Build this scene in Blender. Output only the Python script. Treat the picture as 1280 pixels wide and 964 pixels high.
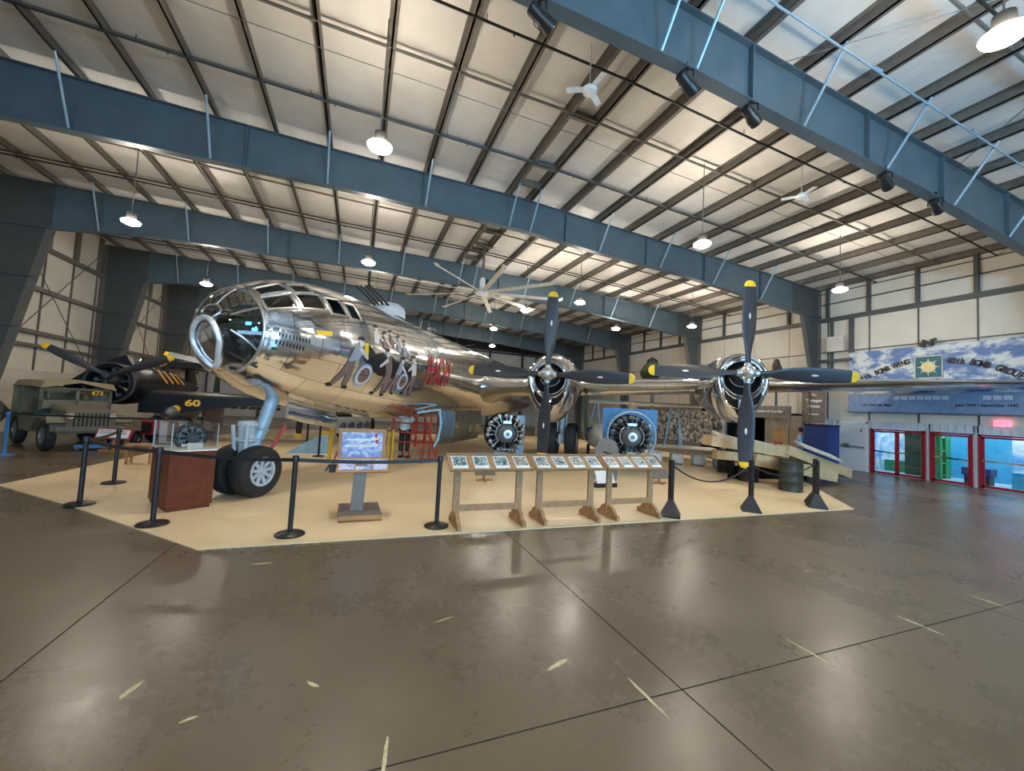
import bpy, bmesh, math, random
from mathutils import Vector, Matrix, geometry
random.seed(7)
for o in list(bpy.data.objects): bpy.data.objects.remove(o, do_unlink=True)
SC = bpy.context.scene; COL = SC.collection
PI = math.pi; R = math.radians
# ---------------------------------------------------------------- camera
cam = bpy.data.cameras.new('camera'); co = bpy.data.objects.new('camera', cam); COL.objects.link(co)
cam.sensor_width = 36; cam.sensor_fit = 'HORIZONTAL'; cam.lens = 14.0625; cam.clip_start = .05; cam.clip_end = 200
co.matrix_world = Matrix(((0.93156127, -0.06822122, -0.35712669, 0),
                          (-0.35990117, -0.03356591, -0.93238644, 0),
                          (0.05162126, 0.99710541, -0.0558216, 1.8), (0, 0, 0, 1)))
SC.camera = co
# ---------------------------------------------------------------- world, exposure, daylight
w = bpy.data.worlds.new('world'); SC.world = w; w.use_nodes = True
w.node_tree.nodes['Background'].inputs[0].default_value = (.45, .62, .85, 1)
w.node_tree.nodes['Background'].inputs[1].default_value = .5
SC.view_settings.view_transform = 'Standard'; SC.view_settings.look = 'None'
SC.view_settings.exposure = 1.15; SC.view_settings.gamma = 1; SC.view_settings.use_curve_mapping = False
def area(name, loc, rot, sx, sy, power, col):
    l = bpy.data.lights.new(name, 'AREA'); l.shape = 'RECTANGLE'; l.size = sx; l.size_y = sy; l.energy = power; l.color = col
    o = bpy.data.objects.new(name, l); COL.objects.link(o); o.location = loc; o.rotation_euler = rot; return o
# daylight through the glazed front wall behind the camera; shop area light added inside its room
area('front_window_daylight', (1.0, -11.7, 3.4), (R(90), 0, 0), 22, 2.6, 800, (.34, .66, 1.0))
area('near_girder_blue_fill', (5.5, -5.5, 3.6), Vector((-3.5, -10.3, -4.2)).to_track_quat('Z', 'Y').to_euler(), 2.2, 1.2, 420, (.22, .6, 1.0))  # added, unseen blue lamp that tints the near girder and roof
area('shop_light', (21.2, 7.3, 2.45), (0, 0, 0), 3.2, 5.5, 80, (.85, .95, 1.0))
area('exhibit_light', (19.9, 14.2, 2.9), (0, 0, 0), 1.4, 4.0, 14, (1.0, .75, .5))
LAMP_E = 105.0
# ---------------------------------------------------------------- helpers
class B:
    def __init__(s): s.v = []; s.f = []; s.m = []; s.sm = []
    def add(s, vs, fs, m=0, smooth=False):
        n = len(s.v); s.v += [tuple(v) for v in vs]
        for f in fs: s.f.append([i + n for i in f]); s.m.append(m); s.sm.append(smooth)
        return s
    def box(s, c, d, rot=None, m=0):
        x, y, z = d[0] / 2, d[1] / 2, d[2] / 2
        vs = [Vector((a * x, b * y, e * z)) for a in (-1, 1) for b in (-1, 1) for e in (-1, 1)]
        if rot is not None:
            M = rot if isinstance(rot, Matrix) else Matrix.Rotation(rot, 3, 'Z')
            vs = [M @ v for v in vs]
        c = Vector(c)
        return s.add([v + c for v in vs], [(0, 1, 3, 2), (4, 6, 7, 5), (0, 4, 5, 1), (2, 3, 7, 6), (0, 2, 6, 4), (1, 5, 7, 3)], m)
    def bx(s, x0, x1, y0, y1, z0, z1, m=0): return s.box(((x0 + x1) / 2, (y0 + y1) / 2, (z0 + z1) / 2), (x1 - x0, y1 - y0, z1 - z0), None, m)
    def beam(s, p0, p1, w, h, up=(0, 0, 1), m=0):
        p0, p1 = Vector(p0), Vector(p1); d = (p1 - p0).normalized(); up = Vector(up)
        if abs(d.dot(up)) > .98: up = Vector((0, 1, 0))
        sx = d.cross(up).normalized() * w / 2; sz = sx.cross(d).normalized() * h / 2
        vs = [p + a * sx + b * sz for p in (p0, p1) for a, b in ((-1, -1), (1, -1), (1, 1), (-1, 1))]
        return s.add(vs, [(0, 1, 2, 3), (7, 6, 5, 4), (0, 4, 5, 1), (1, 5, 6, 2), (2, 6, 7, 3), (3, 7, 4, 0)], m)
    def path(s, pts, r, n=8, m=0, closed=False, flat=None):
        pts = [Vector(p) for p in pts]; k = len(pts); rs = r if isinstance(r, (list, tuple)) else [r] * k
        vs = []; pu = None
        for i, p in enumerate(pts):
            a = pts[i - 1] if (i > 0 or closed) else pts[i]; b = pts[(i + 1) % k] if (i < k - 1 or closed) else pts[i]
            d = (b - a).normalized()
            if pu is None: pu = Vector((0, 0, 1)) if abs(d.z) < .9 else Vector((1, 0, 0))
            sx = d.cross(pu).normalized(); pu = sx.cross(d).normalized()
            for j in range(n):
                t = 2 * PI * j / n; vs.append(p + rs[i] * (math.cos(t) * sx + math.sin(t) * pu))
        fs = [(i * n + j, i * n + (j + 1) % n, ((i + 1) % k) * n + (j + 1) % n, ((i + 1) % k) * n + j) for i in range(k if closed else k - 1) for j in range(n)]
        s.add(vs, fs, m, True)
        if not closed:
            s.add([vs[j] for j in range(n)], [tuple(range(n))[::-1]], m); s.add([vs[(k - 1) * n + j] for j in range(n)], [tuple(range(n))], m)
        return s
    def tube(s, p0, p1, r0, r1=None, n=10, m=0): return s.path([p0, p1], [r0, r0 if r1 is None else r1], n, m)
    def lathe(s, prof, o=(0, 0, 0), ax=(0, 0, 1), n=24, m=0, smooth=True, sc=(1, 1), cap=True):
        ax = Vector(ax).normalized(); u = Vector((1, 0, 0)) if abs(ax.x) < .8 else Vector((0, 0, 1))
        u = (u - ax * u.dot(ax)).normalized(); v = ax.cross(u); o = Vector(o); vs = []
        for r, h in prof:
            for j in range(n):
                t = 2 * PI * j / n; vs.append(o + ax * h + r * (math.cos(t) * u * sc[0] + math.sin(t) * v * sc[1]))
        fs = [(i * n + j, i * n + (j + 1) % n, (i + 1) * n + (j + 1) % n, (i + 1) * n + j) for i in range(len(prof) - 1) for j in range(n)]
        s.add(vs, fs, m, smooth)
        if cap and prof[0][0] > 1e-4: s.add(vs[:n], [tuple(range(n))[::-1]], m)
        if cap and prof[-1][0] > 1e-4: s.add(vs[-n:], [tuple(range(n))], m)
        return s
    def loft(s, secs, m=0, smooth=True, closed=True, cap=True):
        n = len(secs[0]); vs = [p for q in secs for p in q]; nn = n if closed else n - 1
        fs = [(i * n + j, i * n + (j + 1) % n, (i + 1) * n + (j + 1) % n, (i + 1) * n + j) for i in range(len(secs) - 1) for j in range(nn)]
        s.add(vs, fs, m, smooth)
        if cap and closed: s.add(secs[0], [tuple(range(n))[::-1]], m); s.add(secs[-1], [tuple(range(n))], m)
        return s
    def prism(s, poly, fn, t0, t1, m=0):
        n = len(poly); vs = [fn(x, y, t0) for x, y in poly] + [fn(x, y, t1) for x, y in poly]
        s.add(vs, [tuple(range(n))[::-1], tuple(range(n, 2 * n))], m)
        return s.add(vs, [(i, (i + 1) % n, n + (i + 1) % n, n + i) for i in range(n)], m)
    def build(s, name, mats, parent=None, loc=None, fixn=True):
        me = bpy.data.meshes.new(name); me.from_pydata(s.v, [], s.f)
        for q in (mats if isinstance(mats, (list, tuple)) else [mats]): me.materials.append(q)
        me.polygons.foreach_set('material_index', s.m); me.polygons.foreach_set('use_smooth', s.sm)
        if fixn:
            bm = bmesh.new(); bm.from_mesh(me); bmesh.ops.remove_doubles(bm, verts=bm.verts, dist=1e-5) if len(s.v) < 30000 else None
            bmesh.ops.recalc_face_normals(bm, faces=bm.faces); bm.to_mesh(me); bm.free()
            if any(s.sm) : 
                try: me.set_sharp_from_angle(angle=R(45))
                except Exception: pass
        me.update(); o = bpy.data.objects.new(name, me); COL.objects.link(o)
        if parent is not None: o.parent = parent
        if loc is not None: o.location = loc
        return o
def tag(o, label=None, cat=None, group=None, kind=None):
    if label: o['label'] = label
    if cat: o['category'] = cat
    if group: o['group'] = group
    if kind: o['kind'] = kind
    return o
def empty(name, loc=(0, 0, 0), rz=0, label=None, cat=None, group=None, kind=None, parent=None):
    o = bpy.data.objects.new(name, None); COL.objects.link(o); o.location = loc; o.rotation_euler = (0, 0, rz); o.empty_display_size = .2
    if parent is not None: o.parent = parent
    return tag(o, label, cat, group, kind)
def copy_tree(o, loc=None, rz=None, label=None, parent=None):
    c = o.copy(); COL.objects.link(c); c.parent = parent
    for ch in list(o.children): copy_tree(ch, parent=c)
    if loc is not None: c.location = loc
    if rz is not None: c.rotation_euler = (0, 0, rz)
    if label: c['label'] = label
    return c
def text(name, body, size, mat, mw, parent=None, bold=0.0, ext=.002, sx=1.0, align='CENTER', shear=0):
    cu = bpy.data.curves.new(name, 'FONT'); cu.body = body; cu.size = size; cu.align_x = align; cu.align_y = 'CENTER'; cu.extrude = ext; cu.offset = bold; cu.shear = shear
    cu.resolution_u = 3
    t = bpy.data.objects.new(name, cu); COL.objects.link(t)
    dg = bpy.context.evaluated_depsgraph_get(); me = bpy.data.meshes.new_from_object(t.evaluated_get(dg))
    bpy.data.objects.remove(t, do_unlink=True); me.materials.clear(); me.materials.append(mat)
    for v in me.vertices: v.co.x *= sx
    o = bpy.data.objects.new(name, me); COL.objects.link(o); o.matrix_world = mw
    if parent is not None: o.parent = parent
    return o
def frame_mat(o, xd, yd):
    x = Vector(xd).normalized(); y = Vector(yd); y = (y - x * y.dot(x)).normalized(); z = x.cross(y)
    return Matrix(((x.x, y.x, z.x, o[0]), (x.y, y.y, z.y, o[1]), (x.z, y.z, z.z, o[2]), (0, 0, 0, 1)))
# ---------------------------------------------------------------- materials
def newmat(n):
    m = bpy.data.materials.new(n); m.use_nodes = True; return m, m.node_tree.nodes, m.node_tree.links, m.node_tree.nodes['Principled BSDF']
def mat(n, col, rough=.5, metal=0., var=.12, scale=6., bump=0., bscale=40., emit=None, es=0., spec=None, rvar=0., coat=0.):
    m, N, L, P = newmat(n)
    P.inputs['Roughness'].default_value = rough; P.inputs['Metallic'].default_value = metal
    if spec is not None: P.inputs['Specular IOR Level'].default_value = spec
    if coat: P.inputs['Coat Weight'].default_value = coat; P.inputs['Coat Roughness'].default_value = .08
    tc = N.new('ShaderNodeTexCoord')
    nz = N.new('ShaderNodeTexNoise'); nz.inputs['Scale'].default_value = scale; nz.inputs['Detail'].default_value = 5; L.new(tc.outputs['Object'], nz.inputs['Vector'])
    cr = N.new('ShaderNodeValToRGB'); cr.color_ramp.elements[0].position = .3; cr.color_ramp.elements[1].position = .7
    cr.color_ramp.elements[0].color = tuple(c * (1 - var) for c in col) + (1,); cr.color_ramp.elements[1].color = tuple(min(1, c * (1 + var)) for c in col) + (1,)
    L.new(nz.outputs['Fac'], cr.inputs['Fac']); L.new(cr.outputs['Color'], P.inputs['Base Color'])
    if rvar:
        mr = N.new('ShaderNodeMapRange'); mr.inputs['To Min'].default_value = max(.02, rough - rvar); mr.inputs['To Max'].default_value = rough + rvar
        mr.inputs['From Min'].default_value = .3; mr.inputs['From Max'].default_value = .7
        L.new(nz.outputs['Fac'], mr.inputs['Value']); L.new(mr.outputs['Result'], P.inputs['Roughness'])
    if bump:
        b = N.new('ShaderNodeBump'); b.inputs['Strength'].default_value = bump; b.inputs['Distance'].default_value = .01
        n2 = N.new('ShaderNodeTexNoise'); n2.inputs['Scale'].default_value = bscale; n2.inputs['Detail'].default_value = 4; L.new(tc.outputs['Object'], n2.inputs['Vector'])
        L.new(n2.outputs['Fac'], b.inputs['Height']); L.new(b.outputs['Normal'], P.inputs['Normal'])
    if emit: P.inputs['Emission Color'].default_value = emit + (1,); P.inputs['Emission Strength'].default_value = es
    return m
def glassmat(n, tint=(1, 1, 1), rough=.0, refl=1.0):
    m, N, L, P = newmat(n); out = N['Material Output']
    t = N.new('ShaderNodeBsdfTransparent'); t.inputs[0].default_value = tint + (1,)
    g = N.new('ShaderNodeBsdfGlossy'); g.inputs['Roughness'].default_value = rough + .01
    lw = N.new('ShaderNodeLayerWeight'); lw.inputs['Blend'].default_value = .35
    mp = N.new('ShaderNodeMapRange'); mp.inputs['To Min'].default_value = .07 * refl; mp.inputs['To Max'].default_value = .75 * refl
    L.new(lw.outputs['Fresnel'], mp.inputs['Value']); mx = N.new('ShaderNodeMixShader')
    L.new(mp.outputs['Result'], mx.inputs[0]); L.new(t.outputs[0], mx.inputs[1]); L.new(g.outputs[0], mx.inputs[2]); L.new(mx.outputs[0], out.inputs['Surface'])
    return m
def alumat(n, col=(.80, .81, .83), rough=.12, px=.9, py=.55, wav=.10, uv=True):
    # polished sheet with panel joints and slight oil-canning
    m, N, L, P = newmat(n); P.inputs['Metallic'].default_value = 1
    tc = N.new('ShaderNodeTexCoord'); br = N.new('ShaderNodeTexBrick')
    br.inputs['Scale'].default_value = 1; br.inputs['Brick Width'].default_value = px; br.inputs['Row Height'].default_value = py; br.inputs['Mortar Size'].default_value = .006
    br.inputs['Color1'].default_value = tuple(c * .80 for c in col) + (1,); br.inputs['Color2'].default_value = tuple(min(1, c * 1.08) for c in col) + (1,); br.inputs['Mortar'].default_value = (.25, .25, .26, 1)
    L.new(tc.outputs['UV' if uv else 'Object'], br.inputs['Vector']); L.new(br.outputs['Color'], P.inputs['Base Color'])
    nz = N.new('ShaderNodeTexNoise'); nz.inputs['Scale'].default_value = 3.2; nz.inputs['Detail'].default_value = 4; L.new(tc.outputs['Object'], nz.inputs['Vector'])
    mr = N.new('ShaderNodeMapRange'); mr.inputs['From Min'].default_value = .3; mr.inputs['From Max'].default_value = .7; mr.inputs['To Min'].default_value = rough * .6; mr.inputs['To Max'].default_value = rough * 1.7
    L.new(nz.outputs['Fac'], mr.inputs['Value']); L.new(mr.outputs['Result'], P.inputs['Roughness'])
    n2 = N.new('ShaderNodeTexNoise'); n2.inputs['Scale'].default_value = 4.5; n2.inputs['Detail'].default_value = 2; L.new(tc.outputs['Object'], n2.inputs['Vector'])
    b = N.new('ShaderNodeBump'); b.inputs['Strength'].default_value = wav * 3; b.inputs['Distance'].default_value = .012; L.new(n2.outputs['Fac'], b.inputs['Height'])
    b2 = N.new('ShaderNodeBump'); b2.inputs['Strength'].default_value = .5; b2.inputs['Distance'].default_value = .004; b2.invert = True
    L.new(br.outputs['Fac'], b2.inputs['Height']); L.new(b.outputs['Normal'], b2.inputs['Normal']); L.new(b2.outputs['Normal'], P.inputs['Normal'])
    return m
def concrete():
    m, N, L, P = newmat('polished_concrete'); tc = N.new('ShaderNodeTexCoord')
    n1 = N.new('ShaderNodeTexNoise'); n1.inputs['Scale'].default_value = .55; n1.inputs['Detail'].default_value = 8; n1.inputs['Roughness'].default_value = .62
    n2 = N.new('ShaderNodeTexNoise'); n2.inputs['Scale'].default_value = 14; n2.inputs['Detail'].default_value = 8; n2.inputs['Roughness'].default_value = .7
    for q in (n1, n2): L.new(tc.outputs['Object'], q.inputs['Vector'])
    ad = N.new('ShaderNodeMix'); ad.inputs[0].default_value = .22; L.new(n1.outputs['Fac'], ad.inputs[2]); L.new(n2.outputs['Fac'], ad.inputs[3])
    cr = N.new('ShaderNodeValToRGB'); e = cr.color_ramp.elements
    e[0].position = .25; e[0].color = (.092, .066, .040, 1); e[1].position = .75; e[1].color = (.168, .126, .080, 1)
    L.new(ad.outputs[0], cr.inputs['Fac'])
    # scattered light scuffs
    vo = N.new('ShaderNodeTexNoise'); vo.inputs['Scale'].default_value = 9; vo.inputs['Detail'].default_value = 10; vo.inputs['Roughness'].default_value = .75; L.new(tc.outputs['Object'], vo.inputs['Vector'])
    c2 = N.new('ShaderNodeValToRGB'); c2.color_ramp.elements[0].position = .75; c2.color_ramp.elements[1].position = .79; L.new(vo.outputs['Fac'], c2.inputs['Fac'])
    mx = N.new('ShaderNodeMix'); mx.data_type = 'RGBA'; mx.inputs[7].default_value = (.235, .19, .13, 1); L.new(c2.outputs['Color'], mx.inputs[0]); L.new(cr.outputs['Color'], mx.inputs[6])
    L.new(mx.outputs[2], P.inputs['Base Color'])
    mr = N.new('ShaderNodeMapRange'); mr.inputs['From Min'].default_value = .35; mr.inputs['From Max'].default_value = .65; mr.inputs['To Min'].default_value = .22; mr.inputs['To Max'].default_value = .36
    L.new(ad.outputs[0], mr.inputs['Value']); L.new(mr.outputs['Result'], P.inputs['Roughness'])
    b = N.new('ShaderNodeBump'); b.inputs['Strength'].default_value = .12; b.inputs['Distance'].default_value = .004; L.new(n2.outputs['Fac'], b.inputs['Height']); L.new(b.outputs['Normal'], P.inputs['Normal'])
    P.inputs['Specular IOR Level'].default_value = .42
    return m
def cloudmat():
    m, N, L, P = newmat('printed_clouds'); tc = N.new('ShaderNodeTexCoord'); P.inputs['Roughness'].default_value = .5
    mp = N.new('ShaderNodeMapping'); mp.inputs['Scale'].default_value = (1, .9, 1.7); L.new(tc.outputs['Object'], mp.inputs['Vector'])
    n = N.new('ShaderNodeTexNoise'); n.inputs['Scale'].default_value = 1.7; n.inputs['Detail'].default_value = 9; n.inputs['Roughness'].default_value = .62; n.inputs['Distortion'].default_value = .2; L.new(mp.outputs['Vector'], n.inputs['Vector'])
    cr = N.new('ShaderNodeValToRGB'); e = cr.color_ramp.elements; e[0].position = .44; e[0].color = (.11, .19, .40, 1); e[1].position = .56; e[1].color = (.62, .65, .62, 1)
    k = e.new(.5); k.color = (.30, .38, .52, 1); L.new(n.outputs['Fac'], cr.inputs['Fac']); L.new(cr.outputs['Color'], P.inputs['Base Color']); return m
def photomat(n, c0, c1, c2, scale=6):
    m, N, L, P = newmat(n); tc = N.new('ShaderNodeTexCoord'); P.inputs['Roughness'].default_value = .45
    v = N.new('ShaderNodeTexNoise'); v.inputs['Scale'].default_value = scale; v.inputs['Detail'].default_value = 6; v.inputs['Distortion'].default_value = 1.0; L.new(tc.outputs['Object'], v.inputs['Vector'])
    cr = N.new('ShaderNodeValToRGB'); e = cr.color_ramp.elements; e[0].position = .38; e[0].color = c0 + (1,); e[1].position = .62; e[1].color = c2 + (1,); k = e.new(.5); k.color = c1 + (1,)
    L.new(v.outputs['Fac'], cr.inputs['Fac']); L.new(cr.outputs['Color'], P.inputs['Base Color']); return m
M = {}
M['conc'] = concrete(); M['joint'] = mat('joint_dark', (.03, .026, .02), .8)
M['paint'] = mat('worn_floor_paint', (.52, .47, .27), .5, var=.3, scale=30)
M['pad'] = mat('cream_vinyl', (.78, .60, .35), .38, var=.07, scale=.8, rvar=.07)
M['insul'] = mat('white_insulation_facing', (.70, .68, .64), .42, var=.05, scale=2.5, bump=.9, bscale=5)
M['steel'] = mat('slate_painted_steel', (.066, .074, .074), .42, var=.1, scale=3)
M['steelA'] = mat('slate_girder_paint', (.078, .115, .135), .4, var=.1, scale=2)
M['purlin'] = mat('dark_purlin_paint', (.14, .125, .105), .5)
M['pipe'] = mat('grey_pipe', (.16, .16, .15), .4, .3); M['blackpipe'] = mat('black_pipe', (.02, .018, .016), .5)
M['wallw'] = mat('white_wall_blanket', (.66, .62, .53), .6, var=.05, scale=1.5, bump=.35, bscale=3)
M['board'] = mat('cream_board', (.60, .55, .46), .6, var=.04)
M['clad'] = mat('ribbed_white_metal', (.62, .65, .68), .4, var=.05)
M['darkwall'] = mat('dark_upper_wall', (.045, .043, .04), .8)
M['red'] = mat('crimson_frame', (.36, .015, .03), .35); M['chrome'] = mat('chrome', (.85, .87, .9), .08, 1, var=.03)
M['glass'] = glassmat('clear_glass', refl=.6); M['tglass'] = glassmat('cockpit_glass', (.88, .92, .92), 0, .8)
M['alu'] = alumat('polished_aluminium'); M['alu2'] = alumat('polished_aluminium_wing', px=1.6, py=.7, wav=.06, rough=.16, uv=False)
M['cowl'] = alumat('polished_cowling', (.78, .80, .84), .09, 5, 5, .04, uv=False)
M['dull'] = mat('brushed_aluminium', (.62, .63, .63), .32, 1, var=.12, bump=.1)
M['greyp'] = mat('light_grey_paint', (.48, .52, .54), .4); M['bluegrey'] = mat('blue_grey_paint', (.30, .42, .50), .35, .2)
M['prop'] = mat('propeller_charcoal', (.028, .032, .04), .42); M['yel'] = mat('yellow_paint', (.85, .52, .02), .4)
M['black'] = mat('black_satin', (.012, .012, .013), .4); M['rubber'] = mat('black_rubber', (.018, .017, .016), .75, bump=.3)
M['blackdull'] = mat('black_matte', (.01, .01, .01), .8, spec=.2)
M['white'] = mat('white_paint', (.75, .75, .72), .5); M['engine'] = mat('engine_dark', (.05, .055, .06), .4, .5, var=.3)
M['enggrey'] = mat('engine_case_grey', (.17, .19, .2), .4, .4); M['silver'] = mat('silver_cast', (.55, .57, .58), .35, .8)
M['navy'] = mat('black_blue_aircraft', (.007, .008, .012), .38, spec=.35); M['orange'] = mat('orange_stripe', (.75, .38, .1), .5)
M['olive'] = mat('olive_drab', (.135, .122, .08), .55); M['canvas'] = mat('tan_canvas', (.30, .235, .13), .9, bump=.3)
M['wood'] = mat('warm_grey_timber', (.36, .20, .09), .6, var=.2, scale=18); M['redwood'] = mat('cherry_veneer', (.13, .03, .009), .5, spec=.3, var=.2, scale=8)
M['oak'] = mat('oak_edge', (.42, .2, .07), .5); M['ply'] = mat('pale_plywood', (.58, .42, .22), .6, var=.1)
M['slate'] = mat('slate_laminate', (.17, .135, .105), .5); M['nblue'] = mat('navy_blue_panel', (.015, .045, .19), .45)
M['redstand'] = mat('red_jack_paint', (.45, .05, .035), .5); M['ltblue'] = mat('pale_blue_paint', (.32, .52, .66), .5)
M['bluebd'] = mat('blue_board', (.05, .20, .42), .5); M['wingcream'] = mat('cream_wing_fabric', (.85, .8, .68), .5); M['cream'] = mat('cream_fabric', (.62, .57, .46), .55)
M['green'] = mat('dark_green_paint', (.035, .075, .045), .5); M['ygreen'] = mat('bright_green_panel', (.02, .30, .10), .5)
M['drum'] = mat('olive_black_drum', (.03, .034, .02), .5); M['cyanwall'] = mat('sky_blue_wall', (.05, .42, .75), .6, var=.1); M['mint'] = mat('mint_box', (.03, .75, .42), .5)
M['clouds'] = cloudmat(); M['soldiers'] = photomat('printed_group_photograph', (.03, .028, .03), (.2, .17, .13), (.5, .46, .4), 5)
M['mural'] = photomat('painted_mountain_mural', (.04, .33, .7), (.3, .55, .75), (.75, .8, .78), 1.4)
M['snap'] = photomat('caption_photo_print', (.04, .06, .08), (.2, .25, .22), (.5, .52, .5), 22)
M['snapb'] = photomat('blue_caption_print', (.2, .25, .55), (.3, .38, .62), (.6, .62, .75), 9)
M['lamp'] = mat('lamp_glow', (1, 1, 1), .5, emit=(1, .89, .75), es=LAMP_E); M['exit'] = mat('exit_glow', (.8, .1, .1), .5, emit=(1, .12, .2), es=1.6)
M['skin'] = mat('skin', (.5, .3, .2), .6); M['hair'] = mat('dark_hair', (.03, .02, .015), .8)
M['artred'] = mat('nose_art_red', (.42, .02, .03), .4); M['artbrown'] = mat('nose_art_brown', (.20, .13, .11), .6); M['artskin'] = mat('nose_art_pale', (.62, .58, .52), .6)
M['artblue'] = mat('nose_art_blue', (.22, .35, .6), .5); M['artgrey'] = mat('nose_art_grey', (.3, .33, .36), .5)
# ================================================================ ROOM
XL, XR, YF, YB = -11.9, 18.9, -12.0, 38.0
def ztop(x):  # top of the girders across the span (ridge near x=4.35)
    pts = [(-12.2, 8.62), (-7.5, 8.58), (-1, 8.43), (4.35, 8.40), (7.2, 8.25), (11, 8.08), (14.6, 7.93), (17.5, 7.72), (19.2, 7.60)]
    for (a, b), (c, d) in zip(pts, pts[1:]):
        if x <= c: return b + (d - b) * (x - a) / (c - a)
    return pts[-1][1]
def zbot(x):
    pts = [(-12.2, 7.0), (-10.1, 7.05), (-7.4, 7.33), (-1, 7.42), (4.35, 7.38), (7.3, 7.2), (11, 7.04), (15.2, 6.68), (17.0, 6.5), (19.2, 6.45)]
    for (a, b), (c, d) in zip(pts, pts[1:]):
        if x <= c: return b + (d - b) * (x - a) / (c - a)
    return pts[-1][1]
# floor: slabs with recessed joints
fl = empty('floor', kind='structure', label='polished brown-grey concrete floor slabs')
b = B(); b.bx(XL - .3, XR + 5, YF - .3, YB + .3, -.30, -.045); b.build('sub_base', M['joint'], fl)
xs = [XL - .3, -9.9, -5.89, -1.88, 2.13, 6.14, 10.15, 14.16, XR + .1]; ys = [YF - .3, -10.6, -6.35, -2.1, 2.13, 6.4, 10.65, 14.9, 19.1, 23.4, 27.6, 31.9, YB + .3]
for i in range(len(xs) - 1):
    for j in range(len(ys) - 1):
        g = .006; B().bx(xs[i] + g, xs[i + 1] - g, ys[j] + g, ys[j + 1] - g, -.05, 0).build('slab', M['conc'], fl)
def blob(cx, cy, lx, ly, n=14, rot=0, jag=.35):
    out = []
    for i in range(n):
        t = 2 * PI * i / n; r = 1 - jag * random.random(); x, y = lx * math.cos(t) * r, ly * math.sin(t) * r
        out.append((cx + x * math.cos(rot) - y * math.sin(rot), cy + x * math.sin(rot) + y * math.cos(rot)))
    return out
for cx, cy, L_, W_, a in ((.255, 2.2, .13, .012, 1.4), (1.855, 2.16, .22, .013, 1.6), (3.455, 2.17, .22, .012, 1.56), (4.96, 2.17, .21, .013, 1.5), (6.43, 2.23, .21, .013, 1.5), (8.0, 2.3, .2, .012, 1.5), (-1.14, 3.12, .1, .02, 1.2),
                          (1.45, 2.6, .13, .022, .35), (-.84, 5.02, .12, .012, 0), (-.14, 2.86, .06, .014, -.8), (7.13, 4.8, .08, .012, -1), (-.75, 2.75, .05, .012, .4), (.8, 3.4, .1, .008, .3), (1.55, 3.45, .12, .008, .1), (8.8, 4.3, .11, .01, 1.1), (9.7, 3.4, .11, .01, 1.4), (4.5, 5.0, .1, .01, .1)):
    B().prism(blob(cx, cy, L_, W_, 16, a), lambda x, y, t: (x, y, t), -.001, .0012).build('paint_mark', M['paint'], fl)
pad = B(); pad.prism([(-1.59, 5.6), (-3.9, 8.0), (-5.7, 9.72), (-5.35, 14), (-5.2, 24.5), (13.0, 24.5), (15.2, 10.6), (10.12, 5.47)], lambda x, y, t: (x, y, t), 0, .012)
tag(pad.build('floor_covering', M['pad']), 'large cream vinyl mat laid under the silver bomber', 'floor mat')
# ceiling
ce = empty('ceiling', kind='structure', label='low-pitched roof lined with white insulation')
b = B(); st = []
xx = [XL - .3 + i * (XR - XL + .6) / 60 for i in range(61)]
b.loft([[(x, y, ztop(x) + .25) for x in xx] for y in (YF - .3, YB + .3)], smooth=False, closed=False)
b.loft([[(x, y, ztop(x) + .32) for x in xx] for y in (YF - .3, YB + .3)], smooth=False, closed=False)
b.build('insulation', M['insul'], ce, fixn=False)
px = [4.0 - 1.283 * k for k in range(13)] + [4.71 + 1.283 * k for k in range(12)]
for x in px:
    z = ztop(x); q = B(); q.bx(x - .018, x + .018, YF, YB, z + .04, z + .245); q.bx(x - .018, x + .07, YF, YB, z + .04, z + .055); q.bx(x - .085, x + .018, YF, YB, z + .23, z + .245)
    q.build('purlin', M['purlin'], ce)
FR = [-8.45, -1.8, 4.85, 11.5, 18.15, 24.8, 31.45]
for k, y0 in enumerate([-8.45, -1.8, 4.85, 11.5, 18.15, 24.8, 31.45]):
    for off in (.55, 2.85, 4.85):
        y = y0 + off; B().path([(x, y, ztop(x) + .09) for x in (XL, -7, -1, 4.35, 8, 12, 16, XR)], .03, 6).build('bridging_pipe', M['purlin'], ce)
    for off in (1.4, 4.6):
        y = y0 + off; q = B().path([(x, y, ztop(x) - .12) for x in (XL, -7, -1, 4.35, 8, 12, 16, XR)], .024, 6)
        for x in [XL + 1.5 + 3 * i for i in range(10)]: q.tube((x, y, ztop(x) - .12), (x, y, ztop(x) + .02), .008, n=5); q.tube((x + .5, y, ztop(x) - .12), (x + .5, y, ztop(x) - .19), .014, n=6)
        q.build('sprinkler_pipe', M['blackpipe'], ce)
for y in (7.62, 8.2): B().path([(x, y, ztop(x) + .02) for x in (XL, -7, -1, 4.35, 8, 12, 16, XR)], .008, 5).build('cable', M['pipe'], ce)
for y in (5.75,): # hoops between the ridge pair
    pass
for y in FR[2:5]:
    for off in (2.9, 4.9, 5.9): B().bx(4.0, 4.71, y + off - .04, y + off + .04, ztop(4.3) + .02, ztop(4.3) + .2).build('ridge_block', M['purlin'], ce)
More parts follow.
